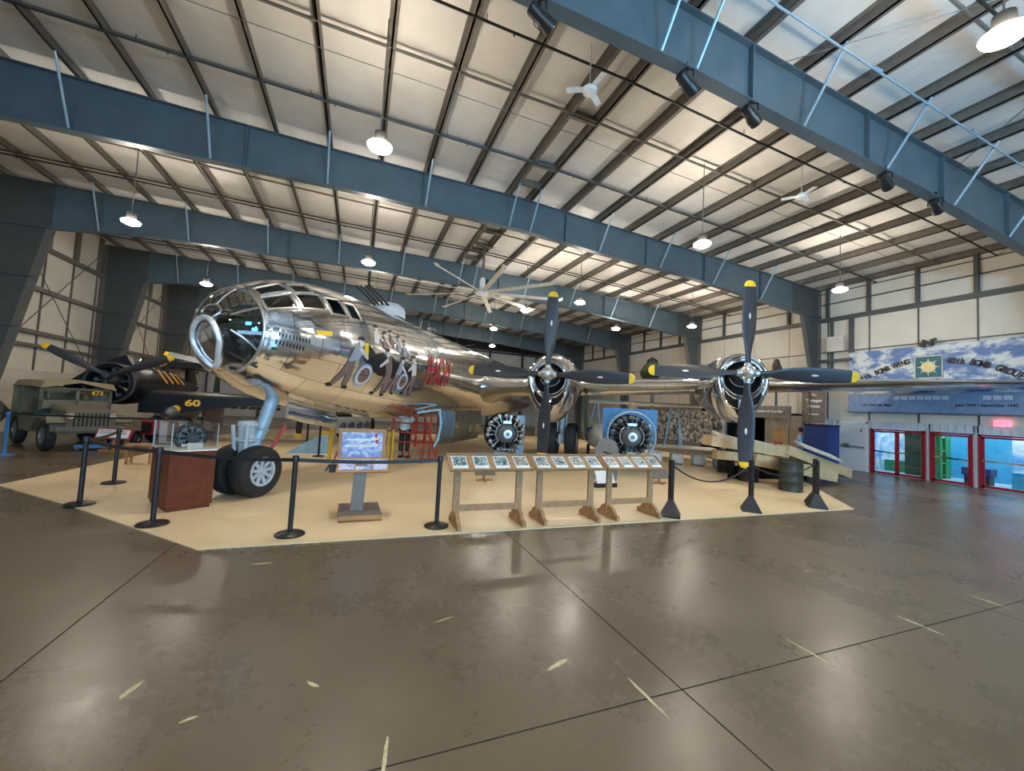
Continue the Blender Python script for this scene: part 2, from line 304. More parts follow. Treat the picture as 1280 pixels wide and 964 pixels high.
# conduit with couplings and bracing rods in the near bay
q = B()
def zc(x): return ztop(x) - .02
q.path([(3.2, 4.1, 8.35), (5.2, 4.1, 8.25), (8.2, 4.1, 8.1), (11.5, 4.1, 7.95), (18, 4.1, 7.6)], .02, 6)
for x in (5.0, 8.2, 11.5, 14.5): q.tube((x - .1, 4.1, zc(x) - .06), (x + .1, 4.1, zc(x) - .06), .035, n=8)
q.build('conduit', M['bluegrey'], ce)
for a_, b_ in (((3.9, 4.8, 8.3), (6.2, 1.4, 8.25)), ((6.6, 4.8, 8.2), (9.6, 1.2, 8.1)), ((9.8, 1.5, 8.05), (12.6, 4.8, 7.9)), ((12.7, 4.8, 7.9), (16, 1.0, 7.7))):
    B().tube(a_, b_, .008, n=5).build('bracing_rod', M['pipe'], ce)
# rigid frames
def rigid(y, k):
    fr = empty('trim_%d' % k, kind='structure', label='slate painted steel portal frame of the hangar')
    X = [XL + .15, -10.1, -8.8, -7.4, -4, -1, 1.7, 4.35, 7.3, 9.2, 11, 13.1, 15.2, 17.0, XR - .1]
    ms = M['steelA']
    b = B()
    for x0, x1 in list(zip(X, X[1:]))[1:-1]:
        b.add([(x, y + s * .008, z) for s in (-1, 1) for x, z in ((x0, zbot(x0)), (x1, zbot(x1)), (x1, ztop(x1)), (x0, ztop(x0)))], [(0, 1, 2, 3), (7, 6, 5, 4), (0, 4, 5, 1), (2, 6, 7, 3), (0, 3, 7, 4), (1, 5, 6, 2)])
    b.build('girder_web', ms, fr)
    for zf, nm, dz in ((zbot, 'bottom_flange', .02), (ztop, 'top_flange', -.02)):
        b = B()
        for x0, x1 in zip(X, X[1:]): b.beam((x0, y, zf(x0) + dz / 2), (x1, y, zf(x1) + dz / 2), .22, .022)
        b.build(nm, ms, fr)
    for x in (-8.8, -3.0, 1.35, 5.98, 9.25, 12.0, 15.0):
        B().bx(x - .012, x + .012, y - .1, y + .1, zbot(x), ztop(x)).build('splice_plate', ms, fr)
    for i, x in enumerate(px):
        if (i < 13 and i % 2 == 0) or (i >= 13 and i % 2 == 1):
            if -9.8 < x < 17:
                for s in ((-1,) if i % 4 else (-1, 1)):
                    B().tube((x, y + s * .1, zbot(x) + .03), (x + .03, y + s * .78, ztop(x) + .03), .026, n=7).build('flange_brace', M['bluegrey'], fr)
    # left tapered column
    b = B(); pr = [(XL + .1, 0), (-11.4, 0), (-10.95, 2.2), (-10.1, 7.05), (-10.1, ztop(-10)), (XL + .1, ztop(XL))]
    b.prism(pr, lambda x, z, t: (x, y + t, z), -.008, .008)
    for z in (5.35, 3.65, 7.05): b.beam((XL + .1, y, z), (-10.95 + (z - 2.2) * .175, y, z), .14, .02)
    b.build('column_web', M['steel'], fr)
    b = B(); b.beam((-11.4, y, 0), (-10.95, y, 2.2), .25, .02, (0, 1, 0)); b.beam((-10.95, y, 2.2), (-10.1, y, 7.05), .25, .02, (0, 1, 0)); b.beam((XL + .1, y, 0), (XL + .1, y, ztop(XL)), .25, .02, (0, 1, 0))
    for i in (0,): pass
    b.build('column_flange', M['purlin'], fr)
    b = B(); b.prism([(XR - .08, 0), (18.45, 0), (18.16, 4.19), (17.55, 6.5), (17.0, 6.5), (17.0, ztop(17)), (XR - .08, ztop(XR))], lambda x, z, t: (x, y + t, z), -.008, .008); b.build('column_web', M['steel'], fr)
    b = B(); b.beam((18.45, y, 0), (18.16, y, 4.19), .25, .02, (0, 1, 0)); b.beam((18.16, y, 4.19), (17.6, y, 6.5), .25, .02, (0, 1, 0)); b.beam((XR - .09, y, 0), (XR - .09, y, 7.6), .25, .02, (0, 1, 0)); b.build('column_flange', M['purlin'], fr)
    return fr
for k, y in enumerate(FR): rigid(y, k + 1)
# walls
wr = empty('wall_right', kind='structure', label='right hangar wall in white insulation panels with dark girts')
D1 = (9.66, 8.02); D2 = (7.9, 6.85); D3 = (6.72, 4.2)
ys2 = [YF - .3] + [11.2 - 1.5 * k for k in range(14, -1, -1)] + [12.9, 14.7, 16.5, 18.15, 19.8, 21.5, 23.2, 24.8, 26.5, 28.2, 29.9, 31.45, 33.2, 35, 36.6, YB + .3]
for y0, y1 in zip(ys2, ys2[1:]):
    for z0, z1, mm in ((2.0, 4.3, 'wallw'), (4.3, 6.3, 'wallw'), (6.3, 7.0, 'wallw'), (7.0, 8.3, 'wallw')):
        if z1 <= 6.3 and y0 > 12.8: mm = 'board'
        B().bx(XR, XR + .1, y0 + .012, y1 - .012, z0 + .006, z1 - .006).build('insulation_panel', M[mm], wr)
B().bx(XR + .1, XR + .16, YF - .3, YB + .3, 2.0, 8.3).build('backing', M['joint'], wr)
for z, h, d in ((6.3, .16, .2), (4.9, .03, .05), (7.02, .035, .05), (7.5, .03, .04)):
    B().bx(XR - d, XR, YF, YB, z - h / 2, z + h / 2).build('girt', M['steel'], wr)
for y in ys2[1:-1]:
    if y < 12.8 or z: B().bx(XR - .12, XR, y - .055, y + .055, 6.38, 7.75).build('wall_stud', M['steel'], wr)
    if y < 12.8: B().bx(XR - .03, XR, y - .018, y + .018, 2.0, 6.22).build('panel_strap', M['steel'], wr)
B().bx(XR - .12, XR, 11.03 - .04, 11.03 + .04, 4.0, 6.22).build('wall_stud', M['steel'], wr); B().bx(XR - .12, XR, 10.3 - .07, 10.3 + .07, 4.6, 6.22).build('wall_stud', M['steel'], wr)
B().bx(XR - .2, XR, 10.2, 11.5, 4.45, 4.57).build('girt', M['steel'], wr)
# low clad wall with door openings
op = [(D1[1], D1[0]), (D2[1], D2[0]), (D3[1], D3[0])]
segs = [(YF - .3, D3[1]), (D3[0], D2[1]), (D2[0], D1[1]), (D1[0], 11.9), (16.4, YB + .3)]
for y0, y1 in segs:
    B().bx(XR, XR + .1, y0, y1, 0, 2.0).build('cladding_sheet', M['clad'], wr)
    y = y0 + .06
    while y < y1 - .03:
        if y1 - y0 < 8: B().bx(XR - .025, XR, y - .02, y + .02, 0, 2.0).build('cladding_rib', M['clad'], wr)
        y += .14
B().bx(XR, XR + .1, D3[1], D1[0], 1.74, 2.0).build('lintel', M['clad'], wr)
y = D3[1]
while y < D1[0]: B().bx(XR - .025, XR, y - .015, y + .015, 1.76, 2.0).build('cladding_rib', M['clad'], wr); y += .2
B().bx(XR - .03, XR, D3[1], 11.9, 1.99, 2.03).build('flashing', M['clad'], wr)
for z0, z1 in ((0, 2.0),):
    pass
# glazed doors
def glazed(n, y0, y1, leaves, label):
    d = empty('door_%d' % n, (XR + .02, (y0 + y1) / 2, 0), kind='structure', label=label)
    h = (y1 - y0) / 2; H_ = 1.73
    f = B(); f.bx(-.07, .05, -h, -h + .06, 0, H_); f.bx(-.07, .05, h - .06, h, 0, H_); f.bx(-.07, .05, -h, h, H_ - .06, H_); f.build('door_frame', M['red'], d)
    W = (2 * h - .12) / leaves
    for i in range(leaves):
        c = -h + .06 + W * (i + .5); lf = B(); lf.bx(-.03, .02, c - W / 2, c - W / 2 + .06, .02, H_ - .07); lf.bx(-.03, .02, c + W / 2 - .06, c + W / 2, .02, H_ - .07); lf.bx(-.03, .02, c - W / 2, c + W / 2, .02, .1); lf.bx(-.03, .02, c - W / 2, c + W / 2, H_ - .13, H_ - .07)
        lf = lf.build('door_leaf', M['red'], d)
        B().bx(-.008, 0, c - W / 2 + .06, c + W / 2 - .06, .1, H_ - .13).build('pane', M['glass'], lf)
        B().beam((-.07, c - W / 2 + .03, .84), (-.07, c + W / 2 - .03, .88), .03, .05).build('push_bar', M['chrome'], lf)
        B().bx(-.09, -.03, c - .1, c + .16, H_ - .14, H_ - .1).build('door_closer', M['chrome'], lf)
glazed(1, D1[1], D1[0], 2, 'crimson framed double glass door'); glazed(2, D2[1], D2[0], 1, 'crimson framed single glass door')
glazed(3, 4.3, D3[0], 1, 'crimson framed glass door by the exit sign')
B().bx(XR, XR + .01, D3[1], 4.3, .0, 1.74).build('window_1', M['glass']); bpy.data.objects['window_1']['kind'] = 'structure'
# room behind the glass
sh = empty('wall_shop', kind='structure', label='bright blue and green shop room behind the glass doors')
B().bx(22.6, 22.7, 3.6, 10.4, 0, 2.6).build('mural', M['mural'], sh); B().bx(XR + .1, 22.7, 10.3, 10.4, 0, 2.6).build('side_panel', M['mural'], sh); B().bx(XR + .1, 22.7, 3.5, 3.6, 0, 2.6).build('side_panel', M['cyanwall'], sh)
B().bx(XR + .1, 22.7, 3.5, 10.4, 2.6, 2.7).build('shop_ceiling', M['white'], sh)
B().bx(XR + .1, 22.7, 3.6, 10.3, -.02, .004).build('shop_floor', M['ltblue'], sh)
B().bx(19.9, 20.05, 8.05, 8.6, 0, 1.9).build('wall_panel', M['ygreen'], sh); B().bx(20.3, 20.4, 8.75, 9.25, 0, 1.7).build('wall_panel', M['green'], sh); B().bx(20.9, 21.0, 9.3, 10.2, 0, .45).build('wall_panel', M['ygreen'], sh)
B().bx(21.6, 21.7, 6.9, 9.0, 0, 1.9).build('wall_panel', M['cyanwall'], sh)
tag(B().bx(19.6, 20.3, 5.35, 5.95, 0, .48).bx(19.58, 20.32, 5.33, 5.97, .48, .52).build('storage_box', M['mint']), 'mint green box just inside the glass door by the exit sign', 'box')
tag(B().bx(20.2, 20.6, 6.15, 6.45, 0, .5).bx(20.18, 20.62, 6.13, 6.47, .5, .53).build('storage_box', M['cyanwall']), 'small blue box beside the mint green box behind the glass', 'box')
t = empty('shop_counter', (21.4, 5.6, 0), 0, 'brown topped counter at the back of the blue shop room', 'counter')
B().bx(-.3, .3, -1.6, .5, .04, .62).build('body', M['ygreen'], t); B().bx(-.34, .34, -1.65, .55, .62, .8).build('top', M['oak'], t); B().bx(-.25, .25, -1.5, .4, 0, .04).build('plinth', M['black'], t)
t = empty('shelving_unit', (20.6, 8.55, 0), 0, 'green shelving unit seen through the crimson double door', 'shelf')
q = B(); q.bx(-.02, .3, -.38, -.35, 0, 1.55); q.bx(-.02, .3, .35, .38, 0, 1.55); q.bx(.28, .3, -.38, .38, 0, 1.55); q.build('case', M['ygreen'], t)
for z in (.1, .55, 1.0, 1.5): B().bx(-.02, .3, -.35, .35, z, z + .03).build('shelf_board', M['white'], t)
t = empty('arcade_bench', (20.2, 7.2, 0), 0, 'dark low bench behind the single glass door', 'bench')
B().bx(-.2, .25, -.35, .35, .3, .55).build('seat', M['nblue'], t); B().bx(-.15, .2, -.3, .3, 0, .3).build('base', M['black'], t)
es = empty('exit_sign', (XR - .06, 6.2, 2.1), 0, 'glowing red exit sign above the right hand glass door', 'sign')
B().bx(-.02, .03, -.17, .17, -.09, .09).build('sign_box', M['exit'], es); text('lettering', 'EXIT', .15, M['white'], frame_mat((-.024, 0, 0), (0, -1, 0), (0, 0, 1)), es, .004)
# white steel door with panic bar
d4 = empty('door_4', (XR - .03, 10.25, 0), kind='structure', label='white steel exit door with panic bar')
B().bx(-.03, .02, -.46, .46, .01, 1.9).build('door_leaf', M['clad'], d4); q = B(); q.beam((-.08, -.42, .95), (-.08, .4, .97), .03, .05); q.bx(-.1, -.03, .12, .3, .9, 1.06); q.build('push_bar', M['enggrey'], d4)
q = B(); q.bx(-.04, .03, -.52, -.46, 0, 1.96); q.bx(-.04, .03, .46, .52, 0, 1.96); q.bx(-.04, .03, -.52, .52, 1.9, 1.96); q.build('door_frame', M['white'], d4)
for dy, z, s in ((.62, 1.55, .07), (.62, 1.3, .07), (-.3, 1.62, .06)):
    tag(B().bx(XR - .08, XR - .03, 10.25 + dy - s / 2, 10.25 + dy + s / 2, z - .06, z + .06).bx(XR - .085, XR - .08, 10.25 + dy - s / 4, 10.25 + dy + s / 4, z - .03, z + .03, 1).build('wall_switch', [M['black'], M['white']]),
        {1.55: 'upper dark switch box left of the white steel door', 1.3: 'lower dark switch box left of the white steel door', 1.62: 'small dark box on the upper right of the white steel door'}[z], 'switch')
# left wall
wl = empty('wall_left', kind='structure', label='left hangar wall in white insulation with dark girts')
ysl = [YF - .3] + [-10.3 + 1.66 * k for k in range(29)] + [YB + .3]
for y0, y1 in zip(ysl, ysl[1:]):
    if y1 - y0 > .05:
        for z0, z1 in ((2.3, 5.4), (5.4, 8.9)): B().bx(XL - .1, XL, y0 + .01, y1 - .01, z0 + .006, z1 - .006).build('insulation_panel', M['wallw'], wl)
B().bx(XL - .16, XL - .1, YF, YB, 0, 8.9).build('backing', M['joint'], wl); B().bx(XL - .1, XL + .08, YF, YB, 0, 2.3).build('wainscot', M['board'], wl)
for z, h in ((7.08, .16), (5.43, .16), (3.76, .14), (3.25, .12)): B().bx(XL, XL + .2, YF, YB, z - h / 2, z + h / 2).build('girt', M['purlin'], wl)
for y in ysl[1:-1]: B().bx(XL, XL + .05, y - .03, y + .03, 2.3, 7.0).build('panel_strap', M['purlin'], wl); B().bx(XL, XL + .12, y - .11, y + .11, 7.16, 8.8).build('wall_stud', M['purlin'], wl)
for y0 in (18.15, 24.8):
    B().tube((XL + .25, y0 + .3, 2.3), (XL + .25, y0 + 6.3, 8.2), .018, n=6).build('bracing_rod', M['purlin'], wl); B().tube((XL + .25, y0 + .3, 8.2), (XL + .25, y0 + 6.3, 2.3), .018, n=6).build('bracing_rod', M['purlin'], wl)
# back wall
wb = empty('wall_back', kind='structure', label='back hangar wall with pale ribbed sheets and dark band')
x = XL
while x < XR:
    x1 = min(x + 1.55, XR)
    B().bx(x + .01, x1 - .01, YB, YB + .1, 2.6, 7.4).build('insulation_panel', M['wallw'], wb); B().bx(x + .01, x1 - .01, YB, YB + .1, 0, 2.6).build('cladding_sheet', M['clad'], wb)
    for k in range(4): B().bx(x + .2 + k * .38, x + .24 + k * .38, YB - .03, YB, 0, 3.6).build('cladding_rib', M['clad'], wb)
    x = x1
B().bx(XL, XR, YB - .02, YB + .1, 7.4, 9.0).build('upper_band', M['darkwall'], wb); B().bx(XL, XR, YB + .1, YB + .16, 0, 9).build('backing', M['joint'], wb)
for z in (7.25, 5.8, 3.9): B().bx(XL, XR, YB - .16, YB, z - .08, z + .08).build('girt', M['steel'], wb)
for x in (-11.2, -7.5, 0, 5.2, 8.6, 12, 15.5): B().bx(x - .09, x + .09, YB - .25, YB, 0, 8.5).build('column', M['steel'], wb)
# front wall behind the camera, with its long glazed strip
wf = empty('wall_front', kind='structure', label='front hangar wall with a long strip of windows')
B().bx(XL, XR, YF - .1, YF, 0, 2.05).build('lower_sheet', M['wallw'], wf); B().bx(XL, XR, YF - .1, YF, 4.75, 8.9).build('upper_sheet', M['wallw'], wf)
B().bx(XL, -10.1, YF - .1, YF, 2.05, 4.75).build('side_sheet', M['wallw'], wf); B().bx(12.1, XR, YF - .1, YF, 2.05, 4.75).build('side_sheet', M['wallw'], wf)
for k in range(13): B().bx(-10.1 + k * 1.85 - .04, -10.1 + k * 1.85 + .04, YF - .1, YF + .05, 2.05, 4.75).build('mullion', M['steel'], wf)
# ================================================================ LAMPS, FANS
lamp0 = None
spots = [(.06, 7.3, 6.3, 'bright high-bay lamp hanging over the empty floor left of the near girder'), (-6.05, 13.67, 6.3, 'high-bay lamp hanging nearest the left tapered columns'), (.03, 13.73, 6.3, 'high-bay lamp hanging just above the bomber cockpit roof'),
         (-6.21, 20.0, 6.3, 'high-bay lamp glowing just left of the bomber nose'), (8.06, 7.78, 6.3, 'high-bay lamp above the outboard propeller to its left'), (14.73, 8.39, 6.3, 'high-bay lamp hanging nearest the banner wall'),
         (8.29, 14.3, 6.3, 'high-bay lamp just right of the inboard propeller tip'), (6.9, 16.78, 6.3, 'high-bay lamp below the big fan and left of the inboard propeller'), (7.03, 21.78, 6.3, 'farthest and lowest high-bay lamp left of the inboard propeller'),
         (12.59, 17.8, 6.3, 'small high-bay lamp above the wing between the two propellers'), (15.21, 15.2, 6.3, 'high-bay lamp just left of the outboard upper blade tip'), (6.75, 2.15, 6.45, 'largest high-bay lamp at the upper right corner of the view'),
         (-6.1, 2.0, 6.3, ''), (0.1, .5, 6.3, ''), (0, -5, 6.3, ''), (7.5, -5, 6.3, ''), (-7, -5, 6.3, ''), (14.5, 1, 6.3, ''), (.5, 20.5, 6.3, ''), (0, 28, 6.3, ''), (-7, 28, 6.3, ''), (9, 28, 6.3, ''), (14.5, -5, 6.3, '')]
for i, (x, y, z, lab) in enumerate(spots):
    if lamp0 is None:
        lamp0 = empty('high_bay_lamp', (x, y, z), 0, lab, 'lamp', 'high-bay lamps hanging from the roof')
        q = B(); q.lathe([(.0, -.085), (.12, -.075), (.19, -.04), (.21, 0), (.17, .03), (.1, .05)], n=20); q.build('diffuser', M['lamp'], lamp0)
        q = B(); q.lathe([(.1, .045), (.11, .1), (.1, .24), (.03, .27)], n=20); q.build('housing', M['blackdull'], lamp0)
        B().tube((0, 0, .27), (0, 0, ztop(x) + .26 - z), .012, n=6).build('stem', M['pipe'], lamp0)
    else:
        names = ['left of the camera', 'just above the camera', 'behind the camera, middle of the hall', 'behind the camera, right of the middle', 'behind the camera by the left wall', 'above the glass doors', 'over the bomber tail', 'by the back wall, middle', 'by the back wall, left', 'by the back wall, right', 'behind the camera by the right wall']
        lm = copy_tree(lamp0, (x, y, z), None, lab or 'high-bay lamp out of view, ' + names[i - 12])
        st2 = [c for c in lm.children if c.name.startswith('stem')][0]; st2.data = B().tube((0, 0, .27), (0, 0, ztop(x) + .26 - z), .012, n=6).build('tmp', M['pipe']).data; bpy.data.objects.remove([o for o in bpy.data.objects if o.name.startswith('tmp')][0], do_unlink=True)
# big ceiling fan
fan = empty('ceiling_fan', (4.45, 15.6, 6.45), R(6), 'huge pale eight-bladed ceiling fan with one yellow tip', 'fan')
q = B(); q.lathe([(0, -.1), (.22, -.08), (.3, 0), (.22, .08), (.12, .16), (.12, .5), (.08, .6)], n=20); q.build('hub', M['white'], fan)
q = B(); q.tube((0, 0, .5), (0, 0, 1.95), .05); q.box((0, 0, 1.98), (.7, .2, .12)); q.build('down_rod', M['pipe'], fan)
B().box((.16, 0, .45), (.14, .14, .22)).build('motor_box', M['black'], fan)
for i in range(9):
    a = 2 * PI * i / 9 + .35; c, s = math.cos(a), math.sin(a); L_ = 3.25
    q = B(); up = Vector((-s * .35, c * .35, 1)); q.beam((c * .2, s * .2, .0), (c * L_, s * L_, -.03), .17, .025, up)
    bl = q.build('blade', M['cream'], fan)
    B().beam((c * L_, s * L_, -.03), (c * (L_ + .12), s * (L_ + .12), .02), .18, .03, up).build('blade_tip', M['yel'] if i in (3,) else M['cream'], bl)
def small_fan(x, y, z, lab, rz):
    f = empty('ceiling_fan', (x, y, z), rz, lab, 'fan'); B().lathe([(0, -.08), (.12, -.06), (.14, 0), (.08, .06), (.03, .1)], n=14).build('hub', M['white'], f); B().tube((0, 0, .05), (0, 0, ztop(x) + .1 - z), .012, n=6).build('down_rod', M['white'], f)
    for i in range(3):
        a = 2 * PI * i / 3; B().beam((.1 * math.cos(a), .1 * math.sin(a), 0), (.42 * math.cos(a), .42 * math.sin(a), 0), .11, .012, (0, .2, 1)).build('blade', M['white'], f)
small_fan(3.55, 6.1, 7.65, 'small white three-bladed fan under the roof left of the near girder', .6); small_fan(9.9, 6.5, 7.4, 'small white three-bladed fan under the roof near the banner wall', .2)
# theatre spotlights clamped under the near girder
sp0 = None
for x, z, lab in ((1.97, 7.18, 'stage spotlight at the top edge, leftmost under the near girder'), (4.55, 7.16, 'stage spotlight second from the left under the near girder'), (5.98, 7.08, 'stage spotlight third from the left under the near girder'), (9.85, 6.9, 'stage spotlight second from the right under the near girder'), (11.75, 6.82, 'rightmost stage spotlight under the near girder')):
    if sp0 is None:
        sp0 = empty('stage_spotlight', (x, 4.8, z), .5, lab, 'spotlight', 'stage spotlights under the near girder'); sp0.scale = (1.15, 1.15, 1.15)
        q = B(); q.lathe([(.05, -.16), (.075, -.14), (.075, .02), (.09, .05), (.09, .18)], (0, 0, -.02), (.8, -.3, -.35), n=16); q.build('body', M['black'], sp0)
        B().lathe([(0, .183), (.08, .182), (.082, .178)], (0, 0, -.02), (.8, -.3, -.35), n=16).build('lens', M['chrome'], sp0)
        q = B(); q.path([(-.02, -.1, 0), (-.02, -.1, .1), (0, 0, .16), (.02, .1, .1), (.02, .1, 0)], .012, 6); q.box((0, 0, .2), (.05, .05, .1)); q.build('yoke', M['black'], sp0)
        q = B(); q.path([(0, .02, .1), (.06, .05, -.05), (.1, .05, -.1), (-.05, .04, -.14), (-.1, .03, 0)], .006, 5); q.build('cable', M['black'], sp0)
    else: copy_tree(sp0, (x, 4.8, z), None, lab)
# ================================================================ BOMBER
BR = empty('bomber_aircraft', (1.76, 13.38, 0), math.atan2(-.58, .815), 'large polished silver four-engined bomber on the cream floor covering', 'aircraft')
FS = [-7.08, -7.04, -6.95, -6.8, -6.5, -6, -5.5, -5, -4.5, -4, -3, 0, 3, 9, 14, 18, 22, 23.5]
FW = [0, .22, .42, .66, .9, 1.16, 1.31, 1.4, 1.44, 1.45, 1.45, 1.45, 1.45, 1.45, 1.3, .95, .5, .2]
FT = [2.78, 3.05, 3.24, 3.47, 3.70, 3.95, 4.08, 4.15, 4.18, 4.20, 4.2, 4.2, 4.2, 4.2, 4.15, 4.0, 3.8, 3.6]
FB = [2.78, 2.6, 2.4, 2.2, 2.0, 1.78, 1.64, 1.55, 1.48, 1.42, 1.33, 1.3, 1.3, 1.3, 1.6, 2.1, 2.7, 3.1]
def lin(s, T):
    if s <= FS[0]: return T[0]
    for i in range(len(FS) - 1):
        if s <= FS[i + 1]:
            t = (s - FS[i]) / (FS[i + 1] - FS[i]); return T[i] + t * (T[i + 1] - T[i])
    return T[-1]
def smo(s, T):  # smoothed profile
    if s < -6.9: return lin(s, T)
    h = .22; return (lin(s - h, T) + 2 * lin(s, T) + lin(s + h, T)) / 4 if s > -6.6 else (lin(s - .05, T) + 2 * lin(s, T) + lin(s + .05, T)) / 4
def fp(s, th, off=0.):  # fuselage point; th=0 top, 90 port
    rw, zt, zb = smo(s, FW), smo(s, FT), smo(s, FB); t = R(th); rz = (zt - zb) / 2
    nx, nz = math.sin(t) * rz, math.cos(t) * rw; l = math.hypot(nx, nz) or 1
    return ((rw * math.sin(t)) + off * nx / l, s, (zt + zb) / 2 + rz * math.cos(t) + off * nz / l)
WIN = []   # s0,s1,th0,th1
for sg in (1, -1):
    for s0, s1, a, c in ((-6.62, -6.2, 43, 61), (-6.12, -5.68, 43, 61.5), (-5.60, -5.26, 45.5, 64), (-5.18, -4.88, 48, 65), (-6.58, -6.14, 23, 38.5), (-6.08, -5.74, 27, 41)):
        WIN.append((s0, s1, min(sg * a, sg * c), max(sg * a, sg * c), sg))
def inwin(s, th):
    for k, (s0, s1, a, c, sg) in enumerate(WIN):
        if s0 < s < s1 and a < th < c: return k
    return -1
ss = [-7.08, -7.07, -7.055, -7.04, -7.02, -7.0, -6.97, -6.93, -6.88, -6.83, -6.78, -6.73, -6.68]
s = -6.68
while s < -4.8: s += .03; ss.append(s)
while s < 0: s += .2; ss.append(s)
while s < 23.5: s += .5; ss.append(min(s, 23.5))
NT = 180
fv = []; uvs = []
for s in ss:
    for j in range(NT): fv.append(fp(s, j * 360 / NT)); uvs.append((s, j * 2 * PI * 1.45 / NT))
skin = []; gl = []
ringI = ss.index(-6.68)
for i in range(len(ss) - 1):
    for j in range(NT):
        f = (i * NT + j, i * NT + (j + 1) % NT, (i + 1) * NT + (j + 1) % NT, (i + 1) * NT + j)
        sm_, th = (ss[i] + ss[i + 1]) / 2, (j + .5) * 360 / NT
        if th > 180: th -= 360
        if i < ringI and abs(th) < 158: gl.append(f); continue
        if inwin(sm_, th) >= 0: continue
        skin.append((f, j))
def fmesh(name, faces, m_, uv=False):
    used = {}; vs = []; fs = []; uu = []
    for f in faces:
        ff, j = f if isinstance(f[0], tuple) else (f, None)
        row = []
        for k, v in enumerate(ff):
            if v not in used: used[v] = len(vs); vs.append(fv[v])
            row.append(used[v]); u = uvs[v]
            if j == NT - 1 and k in (1, 2): u = (u[0], NT * 2 * PI * 1.45 / NT)
            uu.append(u)
        fs.append(row[::-1])
    if uv: uu = [q for i in range(0, len(uu), 4) for q in uu[i:i + 4][::-1]]
    me = bpy.data.meshes.new(name); me.from_pydata(vs, [], fs); me.materials.append(m_)
    if uv:
        l = me.uv_layers.new(name='UVMap'); l.data.foreach_set('uv', [c for q in uu for c in q])
    me.polygons.foreach_set('use_smooth', [True] * len(fs)); me.update()
    o = bpy.data.objects.new(name, me); COL.objects.link(o); o.parent = BR; return o
fus = fmesh('fuselage', skin, M['alu'], True); nose = fmesh('nose_glazing', gl, M['tglass'])
# window panes and frames
def wpath(s0, s1, a, c, off, n=5):
    P_ = []
    for k in range(n): P_.append(fp(s0 + (s1 - s0) * k / n, a, off))
    for k in range(n): P_.append(fp(s1, a + (c - a) * k / n, off))
    for k in range(n): P_.append(fp(s1 + (s0 - s1) * k / n, c, off))
    for k in range(n): P_.append(fp(s0, c + (a - c) * k / n, off))
    return P_
for k, (s0, s1, a, c, sg) in enumerate(WIN):
    fr_ = B().path(wpath(s0, s1, a, c, .004), .024, 6, closed=True).build('window_frame', M['dull'], BR)
    if k != 2:
        q = B(); n = 6; q.loft([[fp(s0 + (s1 - s0) * i / n, a + (c - a) * j / n, -.006) for j in range(n + 1)] for i in range(n + 1)], closed=False); q.build('pane', M['tglass'], fr_, fixn=False)
# nose framework
q = B()
q.path([fp(-6.68, t, .006) for t in range(-158, 159, 4)], .026, 7); q.build('nose_ring', M['dull'], BR)
q = B(); q.path([fp(s_, 58, .006) for s_ in (-6.68, -6.75, -6.83, -6.9, -6.95)], .018, 6); q.build('nose_bar', M['dull'], BR)
q = B(); q.path([fp(s_, -58, .006) for s_ in (-6.68, -6.75, -6.83, -6.9, -6.95)], .018, 6); q.build('nose_bar', M['dull'], BR)
for sg in (1, -1):
    B().path([fp(s_, sg * t_, .004) for s_, t_ in ((-6.68, 118), (-6.76, 112), (-6.86, 104), (-6.96, 92))], .016, 6).build('nose_bar', M['dull'], BR)
B().path([fp(s_, 10, .004) for s_ in (-6.68, -6.78, -6.88, -6.96)], .014, 6).build('nose_bar', M['dull'], BR)
def ring_on(cx, cz, rx, rz, pw, n=40, power=2.0):
    out = []
    for i in range(n):
        t = 2 * PI * i / n; x = cx + rx * math.copysign(abs(math.cos(t)) ** (2 / power), math.cos(t)); z = cz + rz * math.sin(t)
        if math.sin(t) < 0: x = cx + (x - cx) * (1 + math.sin(t) * .35)
        # find s so that (x,z) lies on nose surface
        lo, hi = -7.08, -6.0
        for _ in range(30):
            m_ = (lo + hi) / 2; rw, zt, zb = smo(m_, FW), smo(m_, FT), smo(m_, FB); inside = rw > 0 and (x / max(rw, 1e-4)) ** 2 + ((z - (zt + zb) / 2) / max((zt - zb) / 2, 1e-4)) ** 2 < 1
            if inside: hi = m_
            else: lo = m_
        out.append((x, hi - pw, z))
    return out
rim = ring_on(.0, 2.60, .27, .38, .03)
B().path(rim, .042, 8, closed=True).build('bombardier_window_rim', mat('bright_rim', (.85, .9, .95), .35, .5), BR)
c0 = Vector((0, sum(p[1] for p in rim) / 40, 2.6)); q = B(); q.add([c0] + rim, [(0, 1 + i, 1 + (i + 1) % 40) for i in range(40)]); q.build('bombardier_window', glassmat('blue_reflection_glass', (.25, .36, .5), .05, 2.4), BR, fixn=False)  # blue glass tint paints in the reflection of the blue windows
B().path(ring_on(.0, 3.08, .2, .14, .0), .016, 6, closed=True).build('nose_bar', M['dull'], BR)
